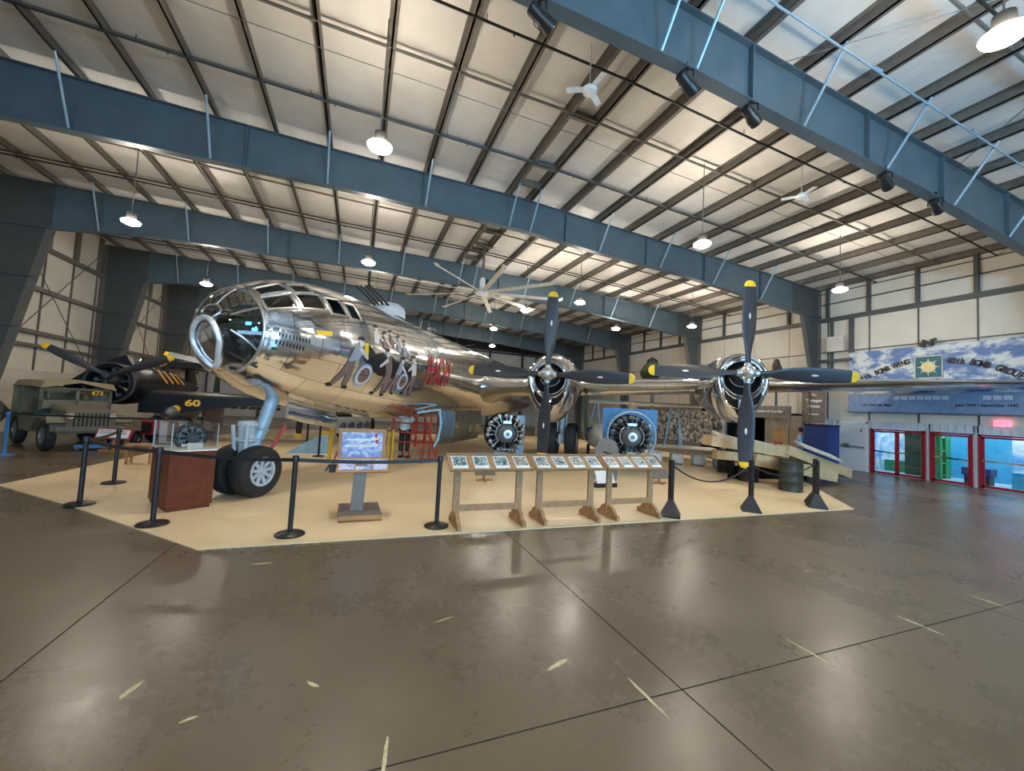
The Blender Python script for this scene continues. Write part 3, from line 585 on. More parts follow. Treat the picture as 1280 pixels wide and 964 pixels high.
# cockpit interior
q = B(); q.bx(-.85, .85, -6.55, -4.6, 2.55, 2.6); q.box((0, -6.2, 3.0), (.9, .18, .28)); q.lathe([(0, 0), (1.22, 0), (1.22, .04), (0, .04)], (0, -4.66, 2.86), (0, 1, 0), 32); q.build('cockpit_deck', M['green'], BR)
for x in (-.42, .42):
    q = B(); q.box((x, -5.85, 2.85), (.42, .42, .08)); q.box((x, -5.62, 3.15), (.42, .08, .6)); q.box((x, -5.85, 2.7), (.3, .3, .25)); q.build('pilot_seat', M['black'], BR)
    q = B(); q.tube((x, -6.15, 2.6), (x, -6.22, 3.0), .025); q.lathe([(.13, -.015), (.15, 0), (.13, .015)], (x, -6.2, 3.02), (0, -1, .3)); q.build('control_yoke', M['black'], BR)
q = B(); q.box((.0, -6.6, 2.45), (.25, .3, .4)); q.tube((0, -6.6, 2.6), (0, -6.75, 2.85), .06); q.box((.38, -6.45, 2.6), (.22, .4, .45)); q.box((.3, -6.4, 2.9), (.3, .15, .25)); q.box((-.35, -6.45, 2.7), (.22, .4, .5)); q.tube((.1, -6.9, 2.55), (.62, -6.62, 2.25), .025); q.tube((.3, -6.75, 2.95), (.6, -6.6, 2.65), .02)
q.build('bombsight_station', M['engine'], BR)
for x, z in ((.36, 2.98), (.5, 2.88)): B().box((x, -6.62, z), (.1, .02, .05)).build('indicator_light', mat('blue_indicator', (.1, .5, .8), .4, emit=(.1, .6, 1), es=1.5), BR)
# wing: both sides, dihedral and taper
def naca(c, t, n=14):
    up = []
    for i in range(n + 1):
        x = (1 - math.cos(PI * i / n)) / 2; y = 5 * t * (.2969 * math.sqrt(x) - .126 * x - .3516 * x * x + .2843 * x ** 3 - .1015 * x ** 4); up.append((x * c, y * c))
    return [(x, y) for x, y in up] + [(x, -y * .75) for x, y in up[::-1][1:-1]]
def wing_secs(sg, L_, root=5.3, tip=2.4, s0=2.45, k=.035, z0=2.44, dz=.046, thick=.17):
    out = []
    for l in L_:
        u = (l - 1.2) / 19; c = root + (tip - root) * u; pr_ = naca(c, thick - .05 * u)
        out.append([(sg * l, s0 + k * l + x, z0 + dz * l + y + .03) for x, y in pr_])
    return out
for sg in (1, -1):
    LL = [.9, 1.6, 3, 4.35, 6, 8, 9.74, 12, 14.5, 15.5, 16.5, 17, 17.5, 18.0, 18.4, 18.45] if sg > 0 else [.9, 1.6, 3, 4.35, 6, 8]
    secs = wing_secs(sg, LL)
    if sg > 0:
        secs = [[(min(p[0], (16.82 - .5798 * p[1]) / .8148 + (.0 if k < len(secs) - 1 else .06)), p[1], p[2] if k < len(secs) - 1 else 3.28 + (p[2] - 3.28) * .4) for p in sc_] for k, sc_ in enumerate(secs)]
    wg = B().loft(secs).build('wing', M['alu2'], BR)
    for l0, l1 in ((10.5, 14.0), (14.1, 17.6)) if sg > 0 else ():
        pass
# starboard outboard wing (mostly behind the fuselage)
B().loft(wing_secs(-1, [8, 9.74, 12])).build('wing_panel', M['alu2'], BR)
# root fairing
q = B(); secs = []
for i in range(7):
    t = i / 6; l = 1.25 + .9 * t; k = 1.35 - .33 * (1 - (1 - t) ** 2)
    base = wing_secs(1, [l])[0]; cy = 4.6; cz = 2.52
    secs.append([(l, cy + (p[1] - cy) * (1 + .12 * (1 - t) ** 2), cz + (p[2] - cz) * (1 + .7 * (1 - t) ** 2)) for p in base])
q.loft(secs).build('wing_root_fairing', M['alu2'], BR)
# engines
def egg(r, chin, n=48, wid=1.0):
    out = []
    for j in range(n):
        t = 2 * PI * j / n; x, z = math.sin(t), math.cos(t)
        rr = r * (1 + chin * max(0, -z) ** 1.6); out.append((x * r * wid * (1 + .1 * chin * max(0, -z)), z * rr))
    return out
def radial(q, o, rad, rows, m_cyl=0, m_head=1, sy=-1, n=9, seg=8):
    for row in range(rows):
        for i in range(n):
            a = 2 * PI * (i + .5 * row) / n; d = Vector((math.sin(a), 0, math.cos(a))); c = Vector(o) + Vector((0, .28 * row, 0))
            for k in range(4): q.lathe([(.085, 0), (.1, .012), (.085, .025)], c + d * (rad * .5 + k * .05), d, seg, m_cyl, False)
            q.lathe([(.08, 0), (.095, .05), (.07, .12), (.03, .14)], c + d * (rad * .72), d, seg, m_head)
            q.tube(c + d * (rad * .38) + Vector((0, -.1, 0)), c + d * (rad * .9) + Vector((0, -.08, 0)), .016, n=5, m=m_head)
def engine(l, hz, main):
    e = empty('engine_nacelle', (l, 0, hz), 0, parent=BR)
    # cowling: rounded lip, egg section with chin intake
    kk = 1.1 if main == 'in' else 1.0; prof = [(.74, .43, .0, 0), (.54, .445, .1, 0), (.43, .49, .28, 0), (.37, .55, .42, 0), (.36, .61, .52, 0), (.42, .67, .56, 0), (.56, .72, .60, 0), (.9, .77 * kk, .62, 0), (1.4, .78 * kk, .62, 0), (1.9, .77 * kk, .56, 0), (2.6, .71 * kk, .5, 0), (3.6, .60 * kk, .45, 0), (5.0, .42, .35, 0)]
    secs = []
    for s_, r_, ch, _ in prof:
        dz = -.10 if s_ < 2 else -.10 - (s_ - 1.9) * .06
        secs.append([(x, s_ + (.05 * (-z) if s_ < .5 and z < 0 else 0), z + dz * (1 if s_ > .3 else 1)) for x, z in egg(r_, ch)])
    o = B().loft(secs, cap=False).build('cowling', M['cowl'], e)
    # inner barrel
    B().loft([[(x, .74, z - .1) for x, z in egg(.43, .0)], [(x, 1.3, z - .1) for x, z in egg(.43, .0)]], cap=True).build('cowl_barrel', M['blackdull'], e)
    # chin intake: lower shelf lip and two dark openings
    for sg in (1, -1):
        pl = [(.10, -.70), (.22, -.665), (.34, -.58), (.43, -.47), (.47, -.50), (.47, -.62), (.40, -.78), (.27, -.90), (.10, -.955)]
        pl = [(sg * x, z) for x, z in pl]
        q = B(); q.prism(pl, lambda x, z, t: (x, t + .02 * abs(z), z), .335, .42); op_ = q.build('intake_mouth', M['blackdull'], e)
        B().path([(x, .335 + .02 * abs(z), z) for x, z in pl], .017, 6, closed=True).build('intake_rim', M['chrome'], op_)
    B().path([(math.sin(t) * .49, .39, math.cos(t) * .49 - .1) for t in [2 * PI * i / 40 for i in range(40)]], .028, 8, closed=True).build('cowl_lip', M['chrome'], e)
    q = B(); radial(q, (0, .85, -.06), .40, 1, 0, 1, seg=6); q.lathe([(.3, .9), (.3, .6), (.22, .45), (.12, .3), (.1, .1)], ax=(0, 1, 0)); q.build('radial_engine', [M['engine'], M['enggrey']], e)
    B().path([(math.sin(t) * .33, .45, math.cos(t) * .33) for t in [PI * .6 + .8 * PI * i / 16 for i in range(17)]], .014, 6).build('ignition_ring', M['silver'], e)
    # panels/exhaust, cowl flaps
    for i in range(10):
        a = -PI * .75 + 1.5 * PI * i / 9; B().box((math.sin(a) * .80, 1.62, math.cos(a) * .80 - .12), (.26, .3, .012), Matrix.Rotation(a, 3, 'Y')).build('cowl_flap', M['cowl'], e)
    B().tube((.62, 1.9, -.35), (.72, 2.5, -.38), .1, .12).build('exhaust_pipe', M['engine'], e); B().tube((-.62, 1.9, -.35), (-.72, 2.5, -.38), .1, .12).build('exhaust_pipe', M['engine'], e)
    # propeller
    rot = R(1.5) if main == 'in' else R(.5)
    pp = e
    q = B(); q.lathe([(0, -.36), (.07, -.35), (.13, -.31), (.155, -.2), (.2, -.15), (.21, .02), (.15, .1), (.1, .4)], ax=(0, 1, 0), n=24)
    for i in range(8):
        a = 2 * PI * i / 8; q.tube((math.sin(a) * .17, -.18, math.cos(a) * .17), (math.sin(a) * .17, .02, math.cos(a) * .17), .025, n=6)
    for i in range(4):
        a = rot + PI / 2 * i; q.tube((math.sin(a) * .14, -.05, math.cos(a) * .14), (math.sin(a) * .27, -.05, math.cos(a) * .27), .1, .085, 14)
    q.build('propeller_hub', M['silver'], pp)
    for i in range(4):
        a = rot + PI / 2 * i; d = Vector((math.sin(a), 0, math.cos(a))); cr = Vector((math.cos(a), 0, -math.sin(a)))
        def sect(r_, ch, tw, th):
            tw = R(tw); ax_ = cr * math.cos(tw) + Vector((0, 1, 0)) * math.sin(tw); nn = cr * -math.sin(tw) + Vector((0, 1, 0)) * math.cos(tw)
            return [Vector((0, -.05, 0)) + d * r_ + ax_ * (ch / 2 * math.cos(u)) + nn * (th / 2 * math.sin(u)) for u in [2 * PI * j / 14 for j in range(14)]]
        D_ = [(.26, .15, 50, .14), (.5, .19, 44, .11), (.75, .30, 34, .08), (1.0, .375, 26, .06), (1.3, .41, 20, .05), (1.7, .40, 16, .04), (2.1, .36, 13, .03), (2.36, .31, 11, .02)]
        bl = B().loft([sect(*x) for x in D_]).build('blade', M['prop'], pp)
        B().loft([sect(*x) for x in ((2.36, .315, 11, .022), (2.44, .28, 11, .02), (2.5, .19, 11, .016), (2.525, .05, 11, .01))]).build('blade_tip', M['yel'], bl)
        tw = R(21); ax_ = cr * math.cos(tw) + Vector((0, 1, 0)) * math.sin(tw); nn = (cr * math.sin(tw) - Vector((0, 1, 0)) * math.cos(tw)); q = B()
        q.add([Vector((0, -.05, 0)) + d * (1.55 + .085 * math.cos(u)) + ax_ * (.028 * math.sin(u)) + nn * .026 for u in [2 * PI * j / 16 for j in range(16)]], [tuple(range(16))]); q.build('maker_emblem', M['white'], bl)
    return e
engine(4.345, 2.87, 'in'); engine(9.74, 3.05, 'out'); engine(-4.345, 2.87, 'in')
# landing gear
def wheel(parent, c, rad, wid, ax, spokes=True, name='wheel'):
    ax = Vector(ax).normalized(); w_ = empty(name, c, 0, parent=parent)
    q = B(); h = wid / 2; q.lathe([(rad * .55, -h * .8), (rad * .8, -h), (rad * .95, -h * .8), (rad, -h * .35), (rad, h * .35), (rad * .95, h * .8), (rad * .8, h), (rad * .55, h * .8)], ax=ax, n=40, cap=False)
    q.build('tyre', M['rubber'], w_)
    q = B(); q.lathe([(0, -h * .45), (rad * .52, -h * .45), (rad * .56, -h * .85), (rad * .56, h * .85), (rad * .52, h * .5), (rad * .4, h * .35), (0, h * .35)], ax=ax, n=32, m=1)
    if spokes:
        u = Vector((0, 0, 1)); v = ax.cross(u)
        for i in range(9):
            a = 2 * PI * i / 9; d = u * math.cos(a) + v * math.sin(a); q.beam(d * rad * .1 + ax * h * .55, d * rad * .52 + ax * h * .72, rad * .13, .03, ax)
        q.lathe([(rad * .48, h * .5), (rad * .48, h * .9), (rad * .57, h * .92), (rad * .57, h * .5)], ax=ax, n=32, cap=False); q.lathe([(rad * .16, h * .3), (rad * .16, h * .85), (0, h * .95)], ax=ax, n=20)
    q.build('wheel_hub', [M['greyp'], M['enggrey']], w_)
NG = empty('nose_gear', (0, 0, 0), 0, parent=BR)
wheel(BR, (.24, -6.1, .455), .445, .33, (1, 0, 0), name='nose_wheel'); wheel(BR, (-.24, -6.1, .455), .445, .33, (-1, 0, 0), name='nose_wheel')
bpy.data.objects.remove(NG, do_unlink=True)
q = B(); q.tube((0, -6.1, .455), (0, -6.12, 1.0), .07); q.tube((0, -6.1, .72), (0, -6.15, 1.32), .14, n=16); q.lathe([(.15, 0), (.18, .02), (.18, .06), (.15, .08)], (0, -6.12, .95)); q.lathe([(.15, 0), (.17, .02), (.17, .06), (.15, .08)], (0, -6.12, 1.22)); q.tube((-.42, -6.1, .455), (.42, -6.1, .455), .05); q.tube((.12, -6.25, .8), (.16, -6.28, 1.25), .035); q.tube((-.12, -6.25, .8), (-.16, -6.28, 1.25), .035); q.build('nose_gear_strut', M['greyp'], BR)
q = B(); q.tube((.1, -6.0, 1.0), (.12, -5.72, 1.85), .105, .12, 16); q.tube((.1, -6.05, .85), (.1, -5.97, 1.05), .08, n=12); q.lathe([(.13, 0), (.145, .03), (.13, .06)], (.1, -5.96, 1.15), (.02, .28, .85)); q.build('drag_strut', M['bluegrey'], BR)
B().tube((.25, -5.85, .8), (.3, -5.6, 1.25), .03, .03, 8).build('safety_pin', M['artred'], BR)
for sg in (1,):
    q = B(); n = 10; secs = []
    for i in range(n + 1):
        s_ = -5.72 + 1.35 * i / n; secs.append([(.42, s_, lin(s_, FB) + .04), (.47, s_, lin(s_, FB) - .12), (.44, s_, lin(s_, FB) - .3), (.41, s_, lin(s_, FB) - .3), (.40, s_, lin(s_, FB) + .04)])
    q.loft(secs).build('nose_gear_door', M['cowl'], BR)
q = B(); secs = []
for i in range(9):
    s_ = -4.3 + 1.2 * i / 8; secs.append([(.42, s_, 1.40), (.46, s_, 1.28), (.42, s_, 1.04), (.39, s_, 1.04), (.39, s_, 1.4)])
q.loft(secs)
gp = q.build('bay_panel', M['dull'], BR)
for i in range(4):
    s_ = -4.12 + .3 * i; B().lathe([(.075, 0), (.09, .012), (.075, .02), (0, .016)], (.455, s_, 1.2), (1, 0, 0), 16).build('lightening_hole', M['engine'], gp)
# bomb bay: hanging door, frame edge and red racks
q = B(); secs = []
for i in range(12):
    s_ = -.35 + 4.0 * i / 11; secs.append([(1.05, s_, 1.62), (1.12, s_, 1.2), (1.05, s_, .72), (.95, s_, .5), (.91, s_, .52), (1.0, s_, .75), (1.07, s_, 1.2), (1.0, s_, 1.62)])
dr = q.loft(secs).build('bomb_bay_door', alumat('dull_bay_door', (.35, .40, .44), .28, .5, .3, .1, uv=False), BR)
for i in range(9): B().path([(1.07, -.3 + .13 * i, 1.6), (1.135, -.3 + .13 * i, 1.2), (1.07, -.3 + .13 * i, .72)], .012, 5).build('door_rib', M['enggrey'], dr)
q = B(); q.path([(1.06, -.38, 1.64), (1.13, -.38, 1.2), (1.06, -.38, .72), (.94, -.38, .48)], .045, 8); q.path([(1.06, -.38, 1.62), (1.0, -.75, 1.60), (.85, -1.4, 1.52)], .035, 8); q.build('door_edge', M['ltblue'], BR)
q = B()
for z in (.55, .85, 1.15): q.beam((-.5, .3, z), (.85, .0, z), .04, .04); q.beam((-.5, -.4, z), (.85, -.5, z), .04, .04)
for x, y in ((-.5, .3), (.85, 0), (-.5, -.4), (.85, -.5), (.2, -.2), (.2, .4)): q.beam((x, y, .05 if x != .2 else .4), (x, y, 1.45), .045, .045)
q.build('bomb_rack_frame', M['redstand'], BR)
# main gear under the port inboard nacelle
for l in (4.1, 4.82): wheel(BR, (l, 3.2, .68), .67, .42, (1 if l > 4.4 else -1, 0, 0), name='main_wheel')
q = B(); q.tube((4.46, 3.2, .68), (4.46, 3.1, 2.3), .11, .13, 14); q.tube((4.1, 3.2, .68), (4.82, 3.2, .68), .07); q.tube((4.46, 3.2, 1.1), (4.46, 4.3, 2.3), .05); q.tube((4.3, 3.0, 1.0), (4.3, 3.0, 1.8), .03); q.tube((4.62, 3.0, 1.0), (4.62, 3.0, 1.8), .03); q.box((4.46, 2.95, .75), (.2, .1, .35)); q.build('main_gear_strut', M['greyp'], BR)
q = B(); q.prism([(2.2, 2.3), (4.2, 2.35), (4.0, 1.1), (2.7, .8)], lambda y, z, t: (5.25 + t + (2.3 - z) * .08, y, z), -.015, .015); q.build('main_gear_door', M['green'], BR)
q = B(); q.prism([(2.2, 2.3), (4.2, 2.35), (4.0, 1.1), (2.7, .8)], lambda y, z, t: (3.65 + t - (2.3 - z) * .08, y, z), -.015, .015); q.build('main_gear_door', M['dull'], BR)
for sg in (-1,):
    for l in (4.1, 4.82): wheel(BR, (sg * l, 3.2, .68), .67, .42, (sg, 0, 0), False, name='main_wheel')
# turret, blisters, antennas
q = B(); q.lathe([(.46, -.1), (.46, .1), (.42, .2), (.3, .28), (0, .31)], (0, -1.9, 4.28), n=32); tu = q.build('gun_turret', M['greyp'], BR)
for x in (-.2, -.07, .07, .2): B().path([(x, -2.2, 4.42), (x, -2.6, 4.55), (x, -3.15, 4.72)], [.035, .028, .02], 8).build('gun_barrel', M['black'], tu)
B().lathe([(0, -.2), (.1, -.17), (.14, 0), (.1, .17), (0, .22)], (0, .9, 4.38), (0, 1, 0), 16, sc=(1.0, .7)).build('antenna_housing', M['enggrey'], BR); B().box((0, .9, 4.26), (.04, .16, .14)).build('antenna_mast', M['dull'], BR)
B().tube((0, .0, 4.2), (0, .12, 4.62), .012, n=6).build('aerial', M['dull'], BR); B().tube((0, 3.5, 4.2), (0, 5.2, 4.6), .006, n=5).build('aerial', M['dull'], BR)
B().tube((.05, 1.6, 1.35), (.5, .3, 1.9), .008, n=5).build('aerial', M['dull'], BR)
# lower turret forward
q = B(); q.lathe([(.0, -.16), (.18, -.14), (.24, -.05), (.25, .05)], (0, -3.6, 1.32), n=20); q.build('belly_fitting', M['green'], BR)
# tail
q = B()
def fin(y0, c, z): 
    return [(x_, y0 + u, z) for u, x_ in [(uu[0], uu[1]) for uu in naca(c, .1, 8)]]
q.loft([fin(17.5, 5.4, 3.6), fin(18.4, 4.4, 4.6), fin(19.3, 3.2, 5.5), fin(20, 2.0, 6.0)]).build('tail_fin', M['alu2'], BR)
for sg in (1, -1):
    B().loft([[(sg * l, 19 + .15 * l + u, 3.7 + v) for u, v in naca(3.2 - .28 * l, .1, 8)] for l in (.2, 2, 4, 5.6)]).build('tailplane', M['alu2'], BR)
# nose art (flat painted shapes on the skin)
def art(poly, m_, name='painted_figure', off=.006, sub=2):
    n = len(poly); tris = geometry.tessellate_polygon([[Vector((x, y, 0)) for x, y in poly]])
    bm = bmesh.new(); vs = [bm.verts.new((x, y, 0)) for x, y in poly]
    for t_ in tris:
        try: bm.faces.new([vs[i] for i in t_])
        except Exception: pass
    for _ in range(3 if sub else 0):
        le = [e_ for e_ in bm.edges if e_.calc_length() > .09]
        if le: bmesh.ops.subdivide_edges(bm, edges=le, cuts=1); bmesh.ops.triangulate(bm, faces=bm.faces)
    for v in bm.verts:
        s_, z_ = v.co.x, v.co.y; rw, zt, zb = smo(s_, FW), smo(s_, FT), smo(s_, FB); c_ = max(-1, min(1, (z_ - (zt + zb) / 2) / ((zt - zb) / 2))); v.co = fp(s_, math.degrees(math.acos(c_)), off)
    me = bpy.data.meshes.new(name); bm.to_mesh(me); bm.free(); me.materials.append(m_); o = bpy.data.objects.new(name, me); COL.objects.link(o); o.parent = fus; return o
def el(cx, cz, rx, rz, n=14, rot=0): return [(cx + rx * math.cos(t) * math.cos(rot) - rz * math.sin(t) * math.sin(rot), cz + rx * math.cos(t) * math.sin(rot) + rz * math.sin(t) * math.cos(rot)) for t in [2 * PI * i / n for i in range(n)]]
def limb(a, b_, w0, w1): 
    d = Vector(b_) - Vector(a); nrm = Vector((-d.y, d.x)).normalized(); a, b_ = Vector(a), Vector(b_)
    return [tuple(a + nrm * w0), tuple(a - nrm * w0), tuple(b_ - nrm * w1), tuple(b_ + nrm * w1)]
# car body
art([(-4.85, 2.92), (-4.74, 2.93), (-4.55, 2.78), (-4.3, 2.85), (-4.0, 2.72), (-3.6, 2.75), (-3.3, 2.66), (-3.0, 2.62), (-2.95, 2.45), (-3.35, 2.4), (-3.7, 2.32), (-4.3, 2.35), (-4.5, 2.42), (-4.85, 2.6)], M['black'], 'painted_car')
art([(-4.92, 2.95), (-4.80, 2.96), (-4.78, 2.66), (-4.88, 2.66)], M['yel'], 'painted_car', .010)
for cx, cz, r in ((-4.74, 2.32, .23), (-3.28, 2.30, .21)):
    art(el(cx, cz, r, r, 20), M['artblue'], 'painted_wheel', .010); art(el(cx, cz, r * .86, r * .86, 20), M['artskin'], 'painted_wheel', .014); art(el(cx, cz, r * .66, r * .66, 18), M['artbrown'], 'painted_wheel', .018)
    for i in range(5):
        a = PI * i / 5; art(limb((cx - r * .62 * math.cos(a), cz - r * .62 * math.sin(a)), (cx + r * .62 * math.cos(a), cz + r * .62 * math.sin(a)), .008, .008), M['black'], 'painted_wheel', .021, 0)
def man(cx, cz, sc, body, legs, lean=0., pants='artbrown', shirt='artgrey', pushing=True):
    art(el(cx + lean * .5 * sc, cz + .42 * sc, .07 * sc, .09 * sc, 10), M['artskin'], off=.016); art(el(cx + lean * .52 * sc, cz + .5 * sc, .085 * sc, .045 * sc, 8), M['black'], off=.019)
    art(limb((cx, cz), (cx + lean * .45 * sc, cz + .34 * sc), .10 * sc, .13 * sc), M[shirt], off=.013)
    art(limb((cx + lean * .4 * sc, cz + .3 * sc), (cx + lean * .4 * sc + .26 * sc * (1 if lean >= 0 else -1), cz + .12 * sc), .04 * sc, .03 * sc), M['artskin'], off=.018)
    if legs:
        art(limb((cx, cz + .03), (cx - .18 * sc, cz - .42 * sc), .09 * sc, .05 * sc), M[pants], off=.012); art(limb((cx, cz + .03), (cx + .1 * sc, cz - .44 * sc), .09 * sc, .05 * sc), M[pants], off=.014)
        art(el(cx - .22 * sc, cz - .45 * sc, .07 * sc, .03 * sc, 8), M['black'], off=.016); art(el(cx + .14 * sc, cz - .47 * sc, .07 * sc, .03 * sc, 8), M['black'], off=.017)
man(-5.18, 2.52, 1.0, 0, True, .35); man(-3.95, 2.42, 1.0, 0, True, -.35, 'artbrown', 'artbrown'); man(-3.6, 2.4, .85, 0, True, .3); man(-2.85, 2.45, .95, 0, True, -.2, 'artbrown', 'artskin')
for cx, cz in ((-4.55, 3.0), (-4.25, 2.92), (-3.95, 3.02), (-3.65, 2.95), (-3.4, 2.88)): man(cx, cz, .75, 0, False, .2, 'artbrown', random.choice(['artbrown', 'artgrey', 'artskin']))
# red name lettering following the skin
def skintext(body, s0, s1, z0, z1, m_, shear=.2):
    cu = bpy.data.curves.new('t', 'FONT'); cu.body = body; cu.size = 1; cu.shear = shear; cu.offset = .015; cu.resolution_u = 2; t = bpy.data.objects.new('t', cu); COL.objects.link(t)
    dg = bpy.context.evaluated_depsgraph_get(); me = bpy.data.meshes.new_from_object(t.evaluated_get(dg)); bpy.data.objects.remove(t, do_unlink=True)
    X_ = [v.co.x for v in me.vertices]; Y_ = [v.co.y for v in me.vertices]; x0, x1, y0, y1 = min(X_), max(X_), min(Y_), max(Y_)
    bm = bmesh.new(); bm.from_mesh(me); bmesh.ops.triangulate(bm, faces=bm.faces)
    for _ in range(3):
        le = [e_ for e_ in bm.edges if e_.calc_length() > .12]
        if le: bmesh.ops.subdivide_edges(bm, edges=le, cuts=1); bmesh.ops.triangulate(bm, faces=bm.faces)
    bm.to_mesh(me); bm.free()
    for v in me.vertices:
        s_ = s0 + (v.co.x - x0) / (x1 - x0) * (s1 - s0); z_ = z0 + (v.co.y - y0) / (y1 - y0) * (z1 - z0)
        rw, zt, zb = smo(s_, FW), smo(s_, FT), smo(s_, FB); c_ = (z_ - (zt + zb) / 2) / ((zt - zb) / 2); v.co = fp(s_, math.degrees(math.acos(max(-1, min(1, c_)))), .012)
    me.materials.clear(); me.materials.append(m_); o = bpy.data.objects.new('painted_lettering', me); COL.objects.link(o); o.parent = fus
skintext('PEACHY', -2.2, -.55, 2.32, 3.12, M['artred'])
# mission marks: two rows
for i in range(10): art([(p[0], p[1]) for p in el(-6.50 + i * .047, 2.82 - i * .005, .011, .045, 8)] , M['black'], 'mission_mark', .006, 0)
for i in range(9): art(el(-6.52 + i * .047, 2.69 - i * .006, .013, .045, 8), M['black'], 'mission_mark', .006, 0)
art([(-5.98, 3.0), (-5.68, 3.03), (-5.68, 2.95), (-5.96, 2.92)], M['yel'], 'painted_mark', .006, 0)
# ================================================================ STANCHIONS AND BARRIERS
def stanchion(loc, lab, first=[None]):
    if first[0] is None:
        e = empty('belt_stanchion', loc, 0, lab, 'stanchion', 'black belt stanchions around the bomber')
        B().lathe([(0, 0), (.175, 0), (.18, .012), (.16, .03), (.05, .045), (.03, .06)], n=32).build('base', M['black'], e)
        B().lathe([(.032, .04), (.032, .93), (.026, .93), (.04, .94), (.04, 1.01), (.035, 1.02), (0, 1.02)], n=20).build('post', M['black'], e); first[0] = e; return e
    return copy_tree(first[0], loc, None, lab)
stanchion((-3.79, 8.01, .012), 'belt stanchion second from the left corner of the cream mat'); stanchion((-4.14, 9.71, .012), 'farthest belt stanchion at the left edge of the cream mat')
stanchion((-2.42, 6.72, .012), 'belt stanchion in front of the cherry wood display case'); stanchion((-.7, 5.93, .012), 'belt stanchion left of the pedestal sign'); stanchion((1.2, 5.93, .012), 'belt stanchion beside the leftmost caption table')
stanchion((-1.6, 16.2, .012), 'belt stanchion seen under the bomber behind the nose wheels'); stanchion((-1.0, 13.6, .012), 'belt stanchion with dark base under the bomber belly')
def belt(a, b_, lab, z=.975, sag=.03):
    q = B(); n = 8; secs = []
    for i in range(n + 1):
        t = i / n; p = Vector(a) * (1 - t) + Vector(b_) * t; zz = z - sag * 4 * t * (1 - t); d = (Vector(b_) - Vector(a)).normalized(); nn = Vector((-d.y, d.x)) * .003
        secs.append([(p.x + nn.x, p.y + nn.y, zz - .024), (p.x + nn.x, p.y + nn.y, zz + .024), (p.x - nn.x, p.y - nn.y, zz + .024), (p.x - nn.x, p.y - nn.y, zz - .024)])
    q.loft(secs, smooth=False); tag(q.build('barrier_belt', M['black']), lab, 'barrier belt', 'black belts strung between stanchions')
belt((-4.14, 9.68), (-3.82, 8.05), 'short black belt along the left edge of the cream mat'); belt((-3.75, 7.98), (-2.46, 6.75), 'black belt in front of the left end of the cherry case'); belt((-2.38, 6.7), (-.74, 5.94), 'black belt passing in front of the nose wheels'); belt((-.66, 5.93), (1.21, 5.93), 'black belt passing in front of the pedestal sign')
def cone_post(loc, lab, first=[None]):
    if first[0] is None:
        e = empty('barrier_post', loc, 0, lab, 'stanchion', 'black posts on pyramid bases')
        q = B(); q.lathe([(.235, 0), (.235, .03), (.05, .3), (0, .3)], n=4, smooth=False); q.build('base', M['black'], e)
        B().box((0, 0, .64), (.07, .07, .72)).build('post', M['black'], e); first[0] = e; return
    copy_tree(first[0], loc, None, lab)
cone_post((5.37, 5.75, .012), 'black post on a pyramid base at the right end of the caption tables'); cone_post((7.38, 5.75, .012), 'black post on a pyramid base under the outboard propeller'); cone_post((9.3, 5.72, .012), 'black post on a pyramid base in front of the plywood display, left of the pair'); cone_post((9.62, 5.95, .012), 'black post on a pyramid base in front of the plywood display, right of the pair')
def rope(a, b_, lab, za=.9, zb=.9, sag=.3):
    P_ = [(a[0] + (b_[0] - a[0]) * t, a[1] + (b_[1] - a[1]) * t, za + (zb - za) * t - sag * 4 * t * (1 - t)) for t in [i / 14 for i in range(15)]]
    tag(B().path(P_, .014, 6).build('barrier_rope', M['black']), lab, 'rope', 'black ropes between the posts')
rope((5.41, 5.75), (7.34, 5.75), 'dark rope sagging between the first two pyramid-based posts'); rope((7.42, 5.75), (9.26, 5.72), 'dark rope sagging towards the plywood display', .9, .95, .22)
# ================================================================ DISPLAY CASE, PEDESTAL SIGN, TABLES
dc = empty('display_case', (-2.5, 7.30, .012), R(-10), 'cherry wood display plinth with a glass box beside the nose wheels', 'display case')
dc.rotation_euler = (0, 0, R(33)); DW, DD = .57, .92
B().bx(.02, DW - .02, .02, DD - .02, 0, .06).build('plinth', M['redwood'], dc); B().bx(0, DW, 0, DD, .06, .88).build('cabinet', M['redwood'], dc)
B().bx(-.01, DW + .01, -.01, DD + .01, .88, .9).build('case_floor', M['white'], dc)
gl_ = B(); gl_.bx(0, DW, 0, .006, .9, 1.3); gl_.bx(0, DW, DD - .006, DD, .9, 1.3); gl_.bx(0, .006, 0, DD, .9, 1.3); gl_.bx(DW - .006, DW, 0, DD, .9, 1.3); gl_.bx(0, DW, 0, DD, 1.295, 1.3); gl_.build('glass_cover', M['glass'], dc)
for x, y in ((0, 0), (DW, 0), (0, DD), (DW, DD)): B().beam((x, y, .9), (x, y, 1.3), .012, .012).build('cover_edge', M['silver'], dc)
en = empty('engine_model', (-2.45, 7.85, .92), .5, 'small dark engine part shown in the glass box', 'model')
q = B(); radial(q, (0, 0, .2), .2, 1, seg=6); q.lathe([(.1, -.15), (.1, .2), (.05, .3)], (0, 0, .2), (0, 1, 0)); q.build('core', [M['engine'], M['enggrey']], en); B().box((0, 0, .03), (.3, .2, .06)).build('stand', M['white'], en); en.scale = (.78, .78, .78)
tag(B().box((-2.3, 7.6, .965), (.2, .006, .08), R(33)).box((-2.31, 7.62, .92), (.2, .05, .014), R(33)).build('caption_card', M['cream'], None), 'small caption card inside the glass box', 'card')
ps = empty('pedestal_sign', (.13, 6.78, .012), R(2), 'slate pedestal reading-stand with airliner picture left of the tables', 'sign stand')
